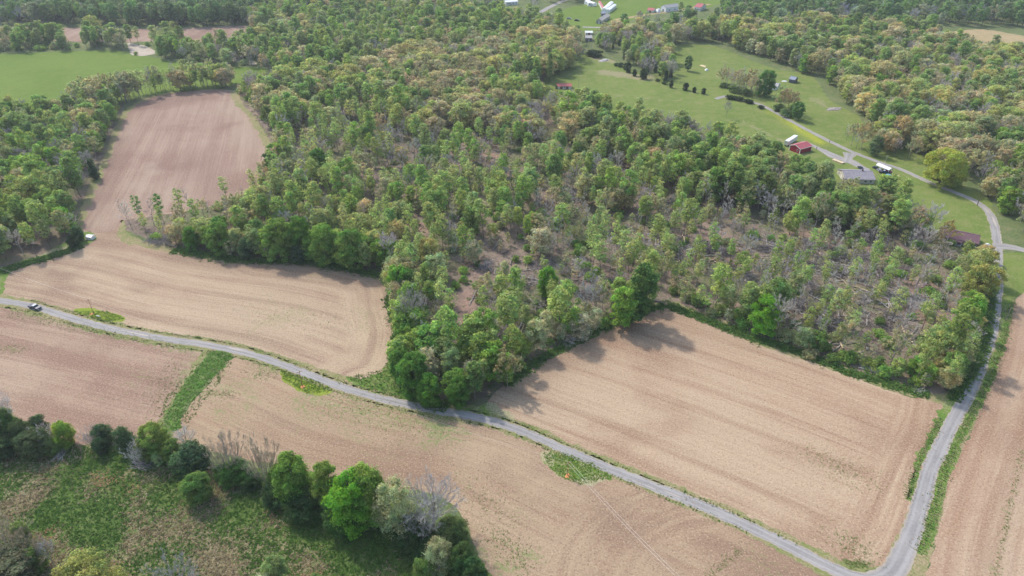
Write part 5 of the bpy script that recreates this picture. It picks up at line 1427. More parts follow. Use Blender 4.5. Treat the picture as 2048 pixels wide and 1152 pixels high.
# ------------------------------------------------------------------ low growth: tufts as real blades
def tufts(name, label, P, size, cols, per=5, up=1.0):
    """many little clumps of blades; cols: list of linear colours picked per clump"""
    r = np.random.default_rng(len(P))
    n = len(P)
    if not n:
        return
    idx = np.repeat(np.arange(n), per)
    sz = (size * r.uniform(0.5, 1.5, n))[idx]
    C0 = np.concatenate([P[idx] + r.normal(size=(n * per, 2)) * sz[:, None] * 0.45, np.zeros((n * per, 1))], 1)
    an = r.uniform(0, 6.283, n * per)
    tilt = r.uniform(0.6, 1.35, n * per)
    D = np.stack([np.cos(an) * np.sin(tilt), np.sin(an) * np.sin(tilt), np.cos(tilt) * up], 1)
    W = np.stack([-np.sin(an), np.cos(an), np.zeros(n * per)], 1) * (sz * 0.33)[:, None]
    E = C0 + D * sz[:, None]
    V_ = np.stack([C0 - W, C0 + W, E + W * 0.5, E - W * 0.5], 1).reshape(-1, 3)
    F_ = np.arange(len(V_)).reshape(-1, 4)
    me = mesh_np(name, V_, F_, 'blade')
    cc = np.array(cols)[r.integers(len(cols), size=n)][idx] * r.uniform(1.0, 1.7, n * per)[:, None]
    at = me.attributes.new('col', 'FLOAT_COLOR', 'FACE')
    at.data.foreach_set('color', np.concatenate([cc, np.ones((len(cc), 1))], 1).astype(np.float32).ravel())
    o_ = link(name, me, loc=(0, 0, 0.02))
    tag(o_, label, kind='stuff')


m, nt = new_mat('blade')
b = NB(nt)
cg = b.attr('col', 'GEOMETRY', 'Color')
d = b.n('ShaderNodeBsdfDiffuse')
t = b.n('ShaderNodeBsdfTranslucent')
b.link(cg, d.inputs[0])
b.link(cg, t.inputs[0])
mx = b.n('ShaderNodeMixShader')
mx.inputs[0].default_value = 0.5
b.link(d.outputs[0], mx.inputs[1])
b.link(t.outputs[0], mx.inputs[2])
o = b.n('ShaderNodeOutputMaterial')
b.link(mx.outputs[0], o.inputs[0])


def pts_in(poly_px, n, ground=False):
    poly = np.array(poly_px, float) if ground else GP(poly_px)
    lo, hi = poly.min(0), poly.max(0)
    P = rng.uniform(lo, hi, (int(n * 2.2), 2))
    P = P[in_poly(P, poly)][:n]
    px, py = proj(P[:, 0], P[:, 1])
    return P[(px > -60) & (px < 2108) & (py < 1210)]


def along(pts_px, n, off, wid):
    C = catmull(GP(pts_px), 1.0)
    i = rng.integers(1, len(C) - 1, n)
    T = C[i] - C[i - 1]
    T /= np.linalg.norm(T, axis=1)[:, None]
    N_ = np.stack([-T[:, 1], T[:, 0]], 1)
    return C[i] + N_ * (off + rng.normal(size=n) * wid)[:, None]


GREENS = [(0.09, 0.17, 0.035), (0.13, 0.22, 0.05), (0.07, 0.13, 0.03), (0.17, 0.23, 0.07)]
STRAWS = [(0.34, 0.27, 0.165), (0.29, 0.23, 0.135), (0.41, 0.34, 0.22), (0.22, 0.18, 0.105)]
MEADOW = [(-40, 880), (110, 880), (240, 905), (330, 915), (430, 935), (560, 960), (700, 1000), (830, 1050), (930, 1110), (985, 1160), (1000, 1200), (-60, 1200)]
Pm = pts_in(MEADOW, 22000)
gr = smooth_noise(Pm, 0.07, 2.0)
for (x0, y0, x1, y1, r_, a_) in [(185, 930, 90, 1040, 5, .6), (260, 930, 190, 1060, 8, .5), (500, 1010, 720, 1060, 10, .6), (720, 1060, 950, 1150, 10, .7), (50, 890, 230, 910, 5, .5)]:
    d_, _, _ = dist_poly(Pm, np.array([G(x0, y0), G(x1, y1) + 1e-3]))
    gr = gr + a_ * np.exp(-(d_ / r_) ** 2)
isg = (gr + rng.normal(size=len(Pm)) * 0.22) > 0.05
tufts('meadow_grass', 'green grass clumps growing in the meadow below the hedgerow', Pm[isg], 0.42, GREENS[:3], 4)
rust = smooth_noise(Pm, 0.05, 8.0) > 0.28
tufts('dry_grass', 'dry straw coloured grass clumps in the meadow below the hedgerow', Pm[~isg & ~rust], 0.42, STRAWS, 4)
tufts('rusty_broomsedge', 'rusty orange dry grass clumps low in the meadow', Pm[~isg & rust], 0.4, [(0.40, 0.25, 0.14), (0.36, 0.26, 0.16), (0.44, 0.30, 0.18)], 4)
vg = [along([(x + 30, y) for x, y in R2[3:13]], 2600, 0, 0.9), along([(x, y + 12) for x, y in R1[1:23]], 1100, -0.2, 0.6), along([(x, y - 11) for x, y in R1[3:14]], 700, 0.2, 0.5), along([(x, y - 12) for x, y in R1[15:24]], 300, 0.2, 0.4), along([(x - 29, y) for x, y in R2[5:9]], 600, 0, 0.6)]
tufts('verge_grass', 'green grass clumps along both sides of the gravel lanes', np.concatenate(vg), 0.26, GREENS, 3)
tufts('verge_straw', 'straw coloured grass clumps along the gravel lanes', np.concatenate([v_[:len(v_) // 2] + rng.normal(size=(len(v_) // 2, 2)) * 0.8 for v_ in vg]), 0.24, STRAWS, 3)
tufts('waterway_grass', 'deep green grass clumps in the strip between the lower fields',
      pts_in([(426, 700), (466, 706), (452, 728), (432, 748), (402, 776), (396, 792), (368, 815), (356, 860), (320, 856), (332, 828), (355, 790), (372, 766), (395, 735)], 1300), 0.30, [(0.14, 0.27, 0.05), (0.17, 0.29, 0.07), (0.24, 0.28, 0.12), (0.11, 0.23, 0.04)], 4)
ptc = np.concatenate([pts_in([(145, 622), (215, 622), (252, 638), (210, 645)], 700), pts_in([(562, 738), (640, 764), (668, 780), (615, 788), (566, 757)], 1100), pts_in([(1085, 905), (1130, 906), (1185, 926), (1228, 955), (1160, 970), (1125, 957), (1098, 934)], 1100)])
tufts('weeds', 'green weeds in the unploughed patches round the poles', ptc, 0.24, [(0.16, 0.24, 0.03), (0.10, 0.19, 0.04), (0.20, 0.26, 0.05)], 4)
fw = []
for (x0, y0, x1, y1, w_, n_) in [(640, 800, 900, 860, 5, 900), (20, 628, 380, 700, 2, 1100), (350, 720, 320, 830, 4, 700), (1625, 910, 1740, 965, 4, 350), (1680, 1075, 1740, 1110, 3, 300), (980, 1060, 1060, 1140, 3, 350), (930, 970, 1010, 1040, 4, 260), (0, 695, 45, 702, 2, 140), (1990, 1150, 2044, 900, 0.6, 350),
                                 (500, 740, 560, 752, 2.5, 260), (480, 620, 760, 650, 8, 600), (1690, 1126, 1738, 1130, 0.8, 260), (420, 785, 470, 790, 1.5, 160), (1480, 1100, 1420, 1150, 0.7, 120)]:
    A_, B_ = G(x0, y0), G(x1, y1)
    t_ = rng.uniform(0, 1, n_)[:, None]
    fw.append(A_ * (1 - t_) + B_ * t_ + rng.normal(size=(n_, 2)) * w_)
tufts('bank_grass', 'green grass clumps on the bank between the lane and the left tan field', np.concatenate([pts_in([(690, 754), (765, 740), (790, 700), (806, 720), (840, 780), (900, 818), (860, 812), (760, 788)], 1500), pts_in([(415, 700), (474, 708), (455, 745), (410, 800), (368, 864), (308, 858), (335, 790), (385, 735)], 700)]), 0.34, GREENS + [(0.24, 0.24, 0.10)], 4)
tufts('field_weeds', 'small green weeds coming up through the ploughed fields', np.concatenate(fw), 0.20, [(0.16, 0.22, 0.06), (0.13, 0.19, 0.05)], 3)
tufts('woodland_weeds', 'green low growth on the litter of the thinned wood', pts_in(wood_main, 14000), 0.6, [(0.13, 0.20, 0.05), (0.17, 0.22, 0.08), (0.10, 0.15, 0.05), (0.20, 0.20, 0.11)], 5, 0.6)
tufts('edge_growth', 'dense green growth along the foot of the wood edges', np.concatenate([along([(1332, 610), (1480, 666), (1600, 706), (1700, 744), (1860, 792)], 2600, 0, 1.3), along([(1330, 610), (1200, 658), (1100, 708), (1010, 772)], 1300, 0, 1.2),
      along([(345, 500), (480, 520), (620, 525), (765, 552)], 2600, 0, 1.6), along([(780, 590), (798, 660), (800, 730), (840, 795), (900, 815)], 2600, 0, 1.6), along([(165, 490), (120, 508), (50, 528), (0, 545)], 1500, 0, 1.5), along([(1980, 560), (1960, 700), (1900, 800)], 1500, 1, 1.2)]), 0.6, [(0.11, 0.20, 0.045), (0.15, 0.23, 0.06), (0.08, 0.14, 0.04)], 5)


# ------------------------------------------------------------------ solid things: box, prism and profile helpers
class MB:
    def __init__(s):
        s.V, s.F, s.M = [], [], []

    def box(s, x0, x1, y0, y1, z0, z1, m=0):
        o_ = len(s.V)
        s.V += [(x0, y0, z0), (x1, y0, z0), (x1, y1, z0), (x0, y1, z0), (x0, y0, z1), (x1, y0, z1), (x1, y1, z1), (x0, y1, z1)]
        s.F += [tuple(o_ + q for q in f_) for f_ in ((3, 2, 1, 0), (4, 5, 6, 7), (0, 1, 5, 4), (1, 2, 6, 5), (2, 3, 7, 6), (3, 0, 4, 7))]
        s.M += [m] * 6
        return s

    def extrude(s, prof, a0, a1, axis='y', m=0):
        """prof: closed outline in the plane across axis; counter-clockwise seen from -axis"""
        o_, n = len(s.V), len(prof)
        for a in (a0, a1):
            for (p, q) in prof:
                s.V.append((p, a, q) if axis == 'y' else ((a, p, q) if axis == 'x' else (p, q, a)))
        s.F += [tuple(o_ + i for i in range(n)), tuple(o_ + n + i for i in reversed(range(n)))]
        s.F += [(o_ + i, o_ + n + i, o_ + n + (i + 1) % n, o_ + (i + 1) % n) for i in range(n)]
        s.M += [m] * (n + 2)
        return s

    def cyl(s, p0, p1, r0, r1, k=8, m=0):
        p0, p1 = Vector(p0), Vector(p1)
        d = (p1 - p0).normalized()
        a = d.cross(Vector((0.31, 0.2, 0.93))).normalized()
        c_ = d.cross(a)
        o_ = len(s.V)
        for p, rr in ((p0, r0), (p1, r1)):
            for i in range(k):
                an = 2 * math.pi * i / k
                s.V.append(tuple(p + (a * math.cos(an) + c_ * math.sin(an)) * rr))
        s.F += [tuple(o_ + i for i in reversed(range(k))), tuple(o_ + k + i for i in range(k))]
        s.F += [(o_ + i, o_ + (i + 1) % k, o_ + k + (i + 1) % k, o_ + k + i) for i in range(k)]
        s.M += [m] * (k + 2)
        return s

    def build(s, name, mats, parent=None, bevel=0.0, loc=None, rot=None):
        me = bpy.data.meshes.new(name)
        me.from_pydata([tuple(v) for v in s.V], [], s.F)
        for mm in (mats if isinstance(mats, (list, tuple)) else [mats]):
            me.materials.append(MATS[mm])
        me.polygons.foreach_set('material_index', s.M)
        bm = bmesh.new()
        bm.from_mesh(me)
        bmesh.ops.recalc_face_normals(bm, faces=bm.faces)
        if bevel:
            bmesh.ops.bevel(bm, geom=list(bm.edges), offset=bevel, segments=2, affect='EDGES', clamp_overlap=True)
        bm.to_mesh(me)
        bm.free()
        return link(name, me, parent, loc, rot)


def thing(name, label, cat, xy, rz=0.0, group=None, z=0.0):
    o_ = link(name, None, loc=(xy[0], xy[1], z), rot=(0, 0, rz))
    o_.empty_display_size = 0.5
    return tag(o_, label, cat, group)


def gable(name, label, cat, A, B, C, wh, rise, ridge, wall, roof, trim=None, over=0.35, doors=(), windows=(), shutters=None, group=None, chimney=None, dims=None, porch=None):
    """A, B, C: pixels of three base corners (A-B front, B-C right side). doors/windows: (side 0 front 1 right 2 back 3 left, where 0..1, width, height, sill)"""
    a, b_, c_ = G(*A), G(*B), G(*C)
    ux = (b_ - a)
    L = np.linalg.norm(ux)
    ux = ux / L
    uy = np.array([-ux[1], ux[0]])
    W = abs(float((c_ - b_) @ uy))
    if dims:
        L, W = dims
    ctr = (a + b_) / 2 + uy * W / 2
    rz = math.atan2(ux[1], ux[0])
    t = thing(name, label, cat, ctr, rz, group)
    hx, hy = L / 2, W / 2
    mb = MB()
    if ridge == 'x':
        mb.extrude([(-hy, -0.2), (hy, -0.2), (hy, wh), (0, wh + rise), (-hy, wh)], -hx, hx, 'x')
    else:
        mb.extrude([(-hx, -0.2), (hx, -0.2), (hx, wh), (0, wh + rise), (-hx, wh)], -hy, hy, 'y')
    mb.build('wall', wall, t)
    half, run = (hy, hx) if ridge == 'x' else (hx, hy)
    sl = rise / half
    th = 0.12
    for sg in (-1, 1):
        e = half + over
        pr = [(0, wh + rise + 0.02), (sg * e, wh - sl * over + 0.02), (sg * e, wh - sl * over + 0.02 + th), (0, wh + rise + 0.02 + th)]
        MB().extrude(pr, -run - over, run + over, 'x' if ridge == 'x' else 'y').build('roof', roof, t)
    cap = MB().extrude([(-0.2, wh + rise + 0.06), (0.2, wh + rise + 0.06), (0.2, wh + rise + 0.2), (-0.2, wh + rise + 0.2)], -run - over - 0.02, run + over + 0.02, 'x' if ridge == 'x' else 'y')
    cap.build('ridge_cap', roof, t)
    if trim:
        for (cx, cy) in ((-hx, -hy), (hx, -hy), (hx, hy), (-hx, hy)):
            MB().box(cx - 0.16, cx + 0.16, cy - 0.16, cy + 0.16, 0, wh - 0.05).build('corner_trim', trim, t)
        for sg2 in (-1, 1):
            for sg in (-1, 1):
                e = half + over
                q0 = sg2 * (run + over + 0.012)
                pr = [(0, wh + rise - 0.22), (sg * e, wh - sl * over - 0.22), (sg * e, wh - sl * over + 0.16), (0, wh + rise + 0.16)]
                MB().extrude(pr, q0 - 0.03, q0 + 0.03, 'x' if ridge == 'x' else 'y').build('rake_trim', trim, t)
        for sg in (-1, 1):
            e = sg * (half + over + 0.03)
            if ridge == 'x':
                MB().box(-run - over, run + over, e - 0.05, e + 0.05, wh - sl * over - 0.16, wh - sl * over + 0.12).build('eave_trim', trim, t)
            else:
                MB().box(e - 0.05, e + 0.05, -run - over, run + over, wh - sl * over - 0.16, wh - sl * over + 0.12).build('eave_trim', trim, t)

    def opening(side, u, w, h, sill, kind):
        ln = L if side in (0, 2) else W
        cx = (u - 0.5) * ln
        def bx(w2, z0, z1, d0, d1):
            q = MB()
            if side == 0:
                q.box(cx - w2, cx + w2, -hy - d1, -hy - d0, z0, z1)
            elif side == 2:
                q.box(cx - w2, cx + w2, hy + d0, hy + d1, z0, z1)
            elif side == 1:
                q.box(hx + d0, hx + d1, cx - w2, cx + w2, z0, z1)
            else:
                q.box(-hx - d1, -hx - d0, cx - w2, cx + w2, z0, z1)
            return q
        if kind == 'window':
            f_ = bx(w / 2 + 0.09, sill - 0.09, sill + h + 0.09, -0.05, 0.05).build('window', 'white_paint', t)
            bx(w / 2, sill, sill + h, 0.05, 0.065).build('pane', 'glass', f_)
        else:
            f_ = bx(w / 2, 0, h, -0.05, 0.05).build('door', kind, t)
    for dd in doors:
        opening(dd[0], dd[1], dd[2], dd[3], 0, dd[4])
    for wd in windows:
        opening(wd[0], wd[1], wd[2], wd[3], wd[4], 'window')
    if chimney:
        cx, cy = chimney
        MB().box(cx - 0.4, cx + 0.4, cy - 0.4, cy + 0.4, wh, wh + rise + 0.9).build('chimney', 'brick_dark', t)
    if porch:
        (px0, px1, dep, pm) = porch
        mb = MB()
        mb.extrude([(-hy - 0.1, wh - 0.25), (-hy - dep, wh - 0.75), (-hy - dep, wh - 0.63), (-hy - 0.1, wh - 0.10)], px0 * L - hx, px1 * L - hx, 'x')
        mb.build('porch_roof', pm, t)
        for k in range(3):
            xx = (px0 + (px1 - px0) * (0.03 + 0.47 * k)) * L - hx
            MB().box(xx - 0.1, xx + 0.1, -hy - dep + 0.1, -hy - dep + 0.3, 0, wh - 0.72).build('post', 'white_paint', t)
        MB().box(px0 * L - hx, px1 * L - hx, -hy - dep, -hy - 0.02, 0, 0.25).build('porch_floor', 'stone_grey', t)
    return t


gable('red_barn', 'dark red metal barn with white trim beside a white trailer', 'barn', (1578.4, 300), (1598.5, 308), (1613.6, 298.5), 3.5, 1.5, 'y', 'barn_red', 'roof_red', 'white_paint', doors=[(1, 0.5, 3.2, 2.9, 'barn_red')], windows=[(0, 0.75, 0.9, 0.9, 1.4)])
gable('house', 'grey roofed house with a small front porch by the forked driveway', 'house', (1674, 347), (1689, 366), (1728, 346), 2.9, 2.3, 'y', 'tan_siding', 'roof_grey', None, 0.5,
      doors=[(1, 0.45, 1.0, 2.1, 'white_paint'), (0, 0.5, 1.0, 2.1, 'white_paint')], windows=[(0, 0.2, 1.2, 1.2, 0.9), (0, 0.8, 1.2, 1.2, 0.9), (1, 0.15, 1.5, 1.2, 0.9), (1, 0.3, 1.1, 1.2, 0.9), (1, 0.7, 1.5, 1.2, 0.9), (1, 0.88, 1.1, 1.2, 0.9)], chimney=(0, 3.0))
gable('house', 'low house wing with pale metal porch roof against the grey roofed house', 'house wing', (1703, 353), (1716, 359), (1729, 347), 2.5, 0.9, 'x', 'grey_siding', 'roof_blue_grey', None, 0.4,
      doors=[(0, 0.5, 1.0, 2.0, 'white_paint')], windows=[(0, 0.2, 1.0, 1.0, 0.9), (1, 0.5, 1.2, 1.0, 0.9)])
gable('house', 'long house with maroon shingle roof half hidden by budding trees', 'house', (1877, 481), (1952, 497), (1967, 482), 2.8, 2.0, 'x', 'brick_dark', 'roof_maroon', None, 0.5,
      doors=[(0, 0.45, 1.0, 2.1, 'white_paint'), (1, 0.3, 1.0, 2.1, 'grey_siding')], windows=[(0, u, 1.3, 1.2, 0.9) for u in (0.1, 0.25, 0.62, 0.8, 0.93)] + [(1, 0.7, 1.0, 1.1, 1.0)], chimney=(-6, 1.2), porch=(0.32, 0.6, 1.8, 'roof_maroon'))
gable('shed', 'long low shed with bright red roof at the top of the wood edge', 'shed', (1114, 178), (1143, 178), (1144, 173), 2.3, 1.2, 'x', 'cream_siding', 'roof_bright_red', None, 0.3, doors=[(0, 0.3, 2.2, 2.0, 'brick_dark'), (0, 0.7, 2.2, 2.0, 'brick_dark')], windows=[(0, 0.5, 0.8, 0.8, 1.0), (1, 0.5, 0.8, 0.8, 1.0)])
gable('shed', 'small grey shed with slate blue roof at the upper pasture wood edge', 'shed', (1577, 165), (1588, 167), (1594, 163), 3.0, 1.6, 'x', 'roof_dark', 'roof_blue_grey', None, 0.3, doors=[(0, 0.5, 2.0, 2.2, 'roof_dark')], windows=[(1, 0.5, 0.8, 0.8, 1.4)])
gable('house', 'small pale roofed house behind the big round green tree', 'house', (1533, 178), (1552, 181), (1562, 174), 2.7, 1.5, 'x', 'white_paint', 'stone_grey', None, 0.4, doors=[(0, 0.5, 1.0, 2.0, 'brick_dark')], windows=[(0, 0.2, 1.1, 1.1, 0.9), (0, 0.8, 1.1, 1.1, 0.9), (1, 0.5, 1.1, 1.1, 0.9)])
gable('box_blind', 'small white box shed on the field edge beside the dark evergreens', 'box', (172, 479), (184, 480.5), (187, 475), 1.5, 0.5, 'x', 'white_paint', 'white_metal', None, 0.2, doors=[(0, 0.3, 0.8, 1.2, 'cream_siding')], windows=[(0, 0.75, 0.5, 0.4, 0.8)])
# far group at the top
gable('mobile_home', 'far white mobile home, left one of the nearer pair in the hay field', 'mobile home', (1176, 12.5), (1183, 12.5), (1194, 2), 3.6, 0.8, 'y', 'white_paint', 'white_metal', None, 0.2, windows=[(0, 0.5, 1.5, 1.4, 1.2)] + [(1, u, 1.6, 1.3, 1.2) for u in (0.15, 0.4, 0.65, 0.9)])
gable('mobile_home', 'far white mobile home, right one of the pair with dark windows', 'mobile home', (1186, 13), (1194, 12), (1211, 3), 3.6, 0.8, 'y', 'white_paint', 'white_metal', None, 0.2, doors=[(1, 0.5, 1.4, 2.4, 'roof_dark')], windows=[(1, u, 1.6, 1.3, 1.2) for u in (0.1, 0.25, 0.7, 0.9)])
gable('long_shed', 'far long white shed with faded pink roof', 'shed', (1204, 21), (1209, 21), (1231, 8), 3.0, 0.8, 'y', 'white_paint', 'roof_red', None, 0.2, windows=[(0, 0.5, 1.2, 1.2, 1.0)])
gable('long_shed', 'far long white shed, middle one of three in the hay field', 'shed', (1204, 24.5), (1212, 25), (1238, 11.5), 4.0, 1.0, 'y', 'white_paint', 'white_metal', None, 0.2, windows=[(1, u, 1.6, 1.2, 1.4) for u in (0.1, 0.3, 0.5, 0.7, 0.9)])
gable('mobile_home', 'far white mobile home with dark side, lowest of the three long ones', 'mobile home', (1212, 26), (1219, 26.5), (1240, 16), 3.6, 0.8, 'y', 'white_paint', 'white_metal', None, 0.2, doors=[(1, 0.45, 1.4, 2.4, 'roof_dark')], windows=[(1, u, 2.2, 1.6, 1.1) for u in (0.1, 0.3, 0.65, 0.85)])
gable('house', 'far tan house with a long low roof below the white sheds', 'house', (1192, 47), (1203, 48), (1229, 38), 3.6, 2.2, 'y', 'tan_siding', 'tan_siding', None, 0.4, doors=[(0, 0.5, 1.2, 2.2, 'white_paint')], windows=[(0, 0.2, 1.4, 1.3, 1.0), (0, 0.8, 1.4, 1.3, 1.0), (1, 0.3, 1.6, 1.3, 1.0), (1, 0.7, 1.6, 1.3, 1.0)])
gable('shed', 'far small dark blue shed just above the tan house', 'shed', (1203, 33), (1211, 33), (1213, 30), 3.4, 1.6, 'x', 'roof_dark', 'roof_blue_grey', None, 0.3, doors=[(0, 0.5, 2.0, 2.4, 'roof_blue_grey')])
gable('house', 'far white house with grey roof at the edge of the hay field', 'house', (1321, 22), (1331, 24.5), (1350, 19), 5.0, 2.5, 'y', 'white_paint', 'stone_grey', None, 0.4, doors=[(0, 0.5, 2.4, 3.0, 'roof_dark')], windows=[(1, 0.3, 1.6, 1.4, 1.2), (1, 0.7, 1.6, 1.4, 1.2)])
gable('shed', 'far small shed with red roof beside the white tank', 'shed', (1294, 25), (1306, 26), (1310, 22), 2.8, 1.6, 'x', 'cream_siding', 'roof_bright_red', None, 0.3, doors=[(0, 0.5, 2.4, 2.2, 'brick_dark')])
gable('house', 'far white house with pink red roof alone on the lawn', 'house', (1388, 21), (1400, 22.5), (1413, 18), 4.4, 2.8, 'x', 'white_paint', 'roof_red', None, 0.4, doors=[(0, 0.5, 1.4, 2.4, 'brick_dark')], windows=[(0, 0.2, 1.6, 1.4, 1.2), (0, 0.8, 1.6, 1.4, 1.2), (1, 0.5, 1.4, 1.4, 1.2)])
gable('mobile_home', 'far long white mobile home near the road at the top', 'mobile home', (1012, 11), (1036, 9), (1044, 5), 4.0, 1.0, 'x', 'white_paint', 'white_metal', None, 0.3, doors=[(0, 0.4, 1.4, 2.4, 'roof_dark')], windows=[(0, u, 1.8, 1.4, 1.2) for u in (0.1, 0.25, 0.6, 0.85)])
gable('house', 'far house with dark front seen in the gap between the trees', 'house', (1171, 83), (1184, 83), (1186, 78), 3.4, 1.6, 'x', 'roof_dark', 'stone_grey', None, 0.3, doors=[(0, 0.5, 1.2, 2.2, 'white_paint')], windows=[(0, 0.2, 1.2, 1.2, 1.0), (0, 0.8, 1.2, 1.2, 1.0)])
gable('shed', 'far pale roofed shed in the gap above the dark fronted house', 'shed', (1171, 70), (1185, 70), (1186, 67), 2.4, 1.0, 'x', 'cream_siding', 'white_metal', None, 0.3, doors=[(0, 0.5, 2.0, 2.0, 'brick_dark')])


# white trailer beside the barn
def box_trailer(label, A, B, wid, hgt):
    a, b_ = G(*A), G(*B)
    L = np.linalg.norm(b_ - a)
    t = thing('box_trailer', label, 'trailer', (a + b_) / 2, math.atan2(*(b_ - a)[::-1]))
    MB().box(-L / 2, L / 2, -wid / 2, wid / 2, 0.9, hgt).build('body', 'white_metal', t, 0.06)
    MB().box(-L / 2 - 0.02, -L / 2 + 0.04, -wid / 2 + 0.1, -0.03, 1.0, hgt - 0.15).build('door', 'cream_siding', t)
    MB().box(-L / 2 - 0.02, -L / 2 + 0.04, 0.03, wid / 2 - 0.1, 1.0, hgt - 0.15).build('door', 'cream_siding', t)
    for x_ in (-L / 2 + 1.5, -L / 2 + 2.8):
        for y_ in (-wid / 2 + 0.2, wid / 2 - 0.2):
            MB().cyl((x_, y_ - 0.15, 0.5), (x_, y_ + 0.15, 0.5), 0.5, 0.5, 12).build('wheel', 'rubber', t)
    for y_ in (-0.7, 0.7):
        MB().box(L / 2 - 2.2, L / 2 - 2.0, y_ - 0.08, y_ + 0.08, 0, 0.92).build('leg', 'steel', t)
    return t


box_trailer('long white box trailer parked behind the red barn', (1571, 293), (1590, 281), 2.7, 3.9)


def vehicle(name, label, cat, px, heading_px, paint, kind='car', L=4.7, W=1.85, sc=1.0):
    a, b_ = G(*px), G(*heading_px)
    t = thing(name, label, cat, a, math.atan2(*(b_ - a)[::-1]))
    t.scale = (sc, sc, sc)
    h = L / 2
    hw = W / 2
    if kind == 'pickup':
        prof = [(-h, 0.45), (h - 0.1, 0.42), (h, 0.6), (h - 0.05, 1.0), (h - 0.35, 1.12), (h - 1.5, 1.2), (h - 1.55, 1.2), (-h + 1.95, 1.2), (-h + 1.9, 1.22), (-h, 1.22)]
        body = MB().extrude(prof, -hw, hw, 'y').build('body', paint, t, 0.05)
        MB().box(-h + 0.12, -h + 1.75, -hw + 0.13, hw - 0.13, 1.215, 1.235).build('bed', 'roof_dark', t)
        cab = [(-h + 1.95, 1.18), (h - 1.45, 1.18), (h - 2.1, 1.78), (-h + 2.25, 1.80)]
    else:
        prof = [(-h, 0.4), (h - 0.1, 0.36), (h, 0.55), (h - 0.05, 0.75), (h - 1.2, 0.95), (-h + 0.6, 1.0), (-h + 0.02, 0.92)]
        body = MB().extrude(prof, -hw, hw, 'y').build('body', paint, t, 0.06)
        cab = [(-h + 0.45, 0.96), (h - 1.15, 0.93), (h - 1.95, 1.45), (-h + 1.05, 1.47)]
    MB().extrude(cab, -hw + 0.12, hw - 0.12, 'y').build('window', 'glass', t, 0.04)
    x0, x1, zt = cab[3][0] + 0.05, cab[2][0] - 0.02, cab[3][1]
    MB().box(x0, x1, -hw + 0.18, hw - 0.18, zt - 0.02, zt + 0.04).build('roof', paint if kind != 'pickup' else 'paint_silver', t, 0.015)
    for x_ in (-h + 0.9, h - 0.95):
        for y_ in (-hw + 0.1, hw - 0.1):
            w_ = MB().cyl((x_, y_ - 0.12, 0.36), (x_, y_ + 0.12, 0.36), 0.36, 0.36, 14).build('wheel', 'rubber', t)
            MB().cyl((x_, y_ - 0.13, 0.36), (x_, y_ + 0.13, 0.36), 0.2, 0.2, 10).build('rim', 'steel', w_)
    for y_ in (-hw + 0.3, hw - 0.3):
        MB().box(h - 0.06, h + 0.02, y_ - 0.18, y_ + 0.18, 0.66, 0.84).build('headlight', 'headlamp', t)
        MB().box(-h - 0.02, -h + 0.05, y_ - 0.1, y_ + 0.1, 0.7, 0.95).build('tail_light', 'paint_red', t)
    MB().box(h - 0.03, h + 0.06, -hw + 0.05, hw - 0.05, 0.42, 0.6).build('bumper', 'steel', t)
    return t


vehicle('pickup_truck', 'dark pickup truck with silver roof driving on the lane at the left', 'pickup truck', (71, 617), (92, 624), 'paint_navy', 'pickup', 5.7, 2.0, 1.08)
vehicle('pickup_truck', 'black pickup parked in front of the white carport', 'pickup truck', (1767, 346), (1775, 347), 'paint_black', 'pickup', 5.6, 2.0)
vehicle('parked_car', 'silver car parked left of the black pickup by the white carport', 'car', (1759, 343), (1764, 347), 'paint_silver', 'car')
vehicle('parked_car', 'small dark car at the left end of the white carport', 'car', (1752, 338), (1757, 340), 'paint_navy', 'car')
vehicle('parked_car', 'red car at the right end of the white carport', 'car', (1777, 344), (1783, 347), 'paint_red', 'car')
vehicle('parked_car', 'dark car at the corner of the grey roofed house', 'car', (1721, 338), (1727, 342), 'paint_navy', 'car')
vehicle('parked_car', 'far silver car on the lawn left of the tan house', 'car', (1138, 38), (1146, 38.5), 'paint_silver', 'car', sc=1.3)
vehicle('parked_car', 'far dark green car on the lawn left of the tan house', 'car', (1154, 42), (1160, 42.5), 'paint_black', 'car', sc=1.4)

# curved white carport
a, b_ = G(1754, 336), G(1780, 347)
L = np.linalg.norm(b_ - a)
t = thing('carport', 'white barrel roofed carport beside the lane with vehicles round it', 'carport', (a + b_) / 2, math.atan2(*(b_ - a)[::-1]))
wd_, n_ = 3.6, 10
pro = [(wd_ / 2 * math.cos(math.pi * i / n_), 2.3 + 1.1 * math.sin(math.pi * i / n_)) for i in range(n_ + 1)]
pri = [(p * 0.975, q - 0.07) for p, q in reversed(pro)]
mb = MB()
for i in range(n_):
    mb.extrude([pro[i], pro[i + 1], pri[n_ - i - 1], pri[n_ - i]], -L / 2, L / 2, 'x')
mb.build('roof', 'white_metal', t)
for k in range(4):
    for sg in (-1, 1):
        xx = -L / 2 + 0.1 + (L - 0.2) * k / 3
        MB().box(xx - 0.06, xx + 0.06, sg * wd_ / 2 * 0.95 - 0.06, sg * wd_ / 2 * 0.95 + 0.06, 0, 2.35).build('post', 'white_metal', t)
MB().box(-L / 2 + 0.3, L / 2 - 1.2, wd_ / 2 * 0.88, wd_ / 2 * 0.92, 0.3, 2.3).build('side_panel', 'white_metal', t)


